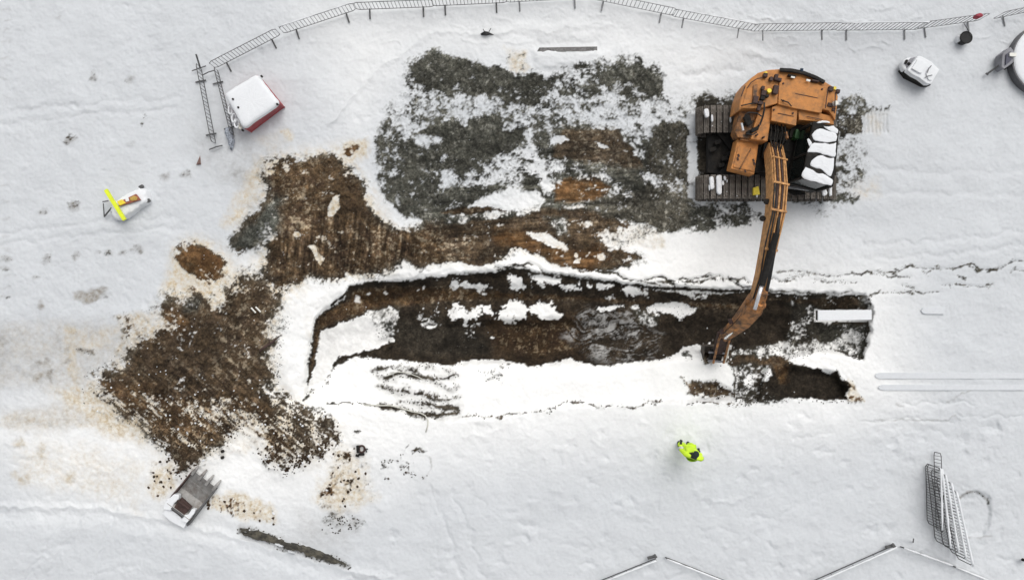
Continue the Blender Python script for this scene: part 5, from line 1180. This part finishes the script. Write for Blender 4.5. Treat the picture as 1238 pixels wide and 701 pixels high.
# he faces up-left toward the trench, bent slightly forward; x right, y up in the survey
q = lambda x, y, z_: wk + Vector((x, y, z_))
J = [(q(-.02, -.02, .95), (.13, .10)), (q(-.03, -.10, 1.2), (.14, .10)), (q(-.03, -.12, 1.42), (.15, .09)), (q(-.01, -.05, 1.52), .06), (q(.0, .0, 1.62), .09), (q(0, .01, 1.72), .085),
     (q(-.24, -.03, 1.40), .065), (q(-.36, .06, 1.15), .05), (q(-.34, .22, 1.02), .035), (q(-.33, .28, 1.0), .035),
     (q(.19, -.18, 1.38), .065), (q(.30, -.22, 1.14), .05), (q(.26, -.05, .98), .035), (q(.25, .0, .96), .035),
     (q(-.12, .02, .88), .09), (q(-.16, .08, .50), .065), (q(-.20, .02, .10), .045), (q(-.21, .14, .05), .04),
     (q(.10, .0, .88), .09), (q(.12, .06, .50), .065), (q(.10, .0, .10), .045), (q(.10, .12, .05), .04)]
E = [(0, 1), (1, 2), (2, 3), (3, 4), (4, 5), (2, 6), (6, 7), (7, 8), (8, 9), (2, 10), (10, 11), (11, 12), (12, 13), (0, 14), (14, 15), (15, 16), (16, 17), (0, 18), (18, 19), (19, 20), (20, 21)]
for hx, hy, hz, s_ in ((-.33, .28, 1.0, -1), (.25, .0, .96, 1)):      # fingers and thumb
    hand_i = 9 if s_ < 0 else 13
    for k in range(4):
        i0 = len(J); fx = (k - 1.5) * .02
        J += [(q(hx + fx, hy + .04, hz - .01), .011), (q(hx + fx, hy + .07 - abs(k - 1) * .006, hz - .035), .010)]; E += [(hand_i, i0), (i0, i0 + 1)]
    i0 = len(J); J += [(q(hx - s_ * .045, hy + .01, hz - .02), .012), (q(hx - s_ * .055, hy + .04, hz - .04), .010)]; E += [(hand_i, i0), (i0, i0 + 1)]
body = skin_obj('body', J, E, M_cloth, person)
skin_obj('face', [(q(0, .07, 1.60), (.055, .05)), (q(0, .08, 1.68), (.06, .045))], [(0, 1)], M_skin, person)
jk = [(q(-.02, -.02, .84), (.23, .20)), (q(-.03, -.09, 1.15), (.24, .20)), (q(-.03, -.12, 1.42), (.28, .19)), (q(-.01, -.06, 1.50), .11),
      (q(-.26, -.04, 1.40), .09), (q(-.37, .06, 1.15), .075), (q(-.345, .20, 1.03), .06), (q(.20, -.19, 1.38), .095), (q(.31, -.23, 1.14), .08), (q(.27, -.07, 1.0), .06)]
jacket = skin_obj('jacket', jk, [(0, 1), (1, 2), (2, 3), (2, 4), (4, 5), (5, 6), (2, 7), (7, 8), (8, 9)], M_hivis, person, rootv=1)
for poly, rr in (([q(-.37, .06, 1.17), q(-.36, .11, 1.12)], .088), ([q(.30, -.22, 1.17), q(.305, -.22, 1.12)], .09)):
    MB().tube(poly, rr, 14).build('reflective_band', M_band, jacket, smooth=True)
tj = [(q(-.01, 0, .92), (.16, .13)), (q(-.13, .03, .84), .115), (q(-.17, .09, .50), .095), (q(-.21, .03, .14), .085), (q(.10, .01, .84), .115), (q(.12, .07, .50), .095), (q(.10, .01, .14), .085)]
skin_obj('trousers', tj, [(0, 1), (1, 2), (2, 3), (0, 4), (4, 5), (5, 6)], M_hivis, person)
for sx in (-.21, .10):
    skin_obj('boot', [(q(sx, -.02, .07), .065), (q(sx, .12, .05), .055), (q(sx, -.02, .2), .06)], [(0, 1), (0, 2)], M_cloth, person)
skin_obj('hood', [(q(0, -.02, 1.58), (.10, .11)), (q(.0, .02, 1.70), (.11, .125)), (q(0, .02, 1.78), .085), (q(-.02, -.07, 1.50), .10)], [(0, 1), (1, 2), (0, 3)], M_cloth, person)
for sx, hx, hy, hz in ((-1, -.345, .22, 1.02), (1, .26, -.03, .98)):
    skin_obj('glove_cuff', [(q(hx, hy - .03, hz + .01), .05), (q(hx, hy + .04, hz), .048)], [(0, 1)], M_cloth, person)
# face
for ex_ in (-.035, .035): MB().box(q(ex_, .10, 1.655), (.022, .012, .012)).build('eye', M_black, person)
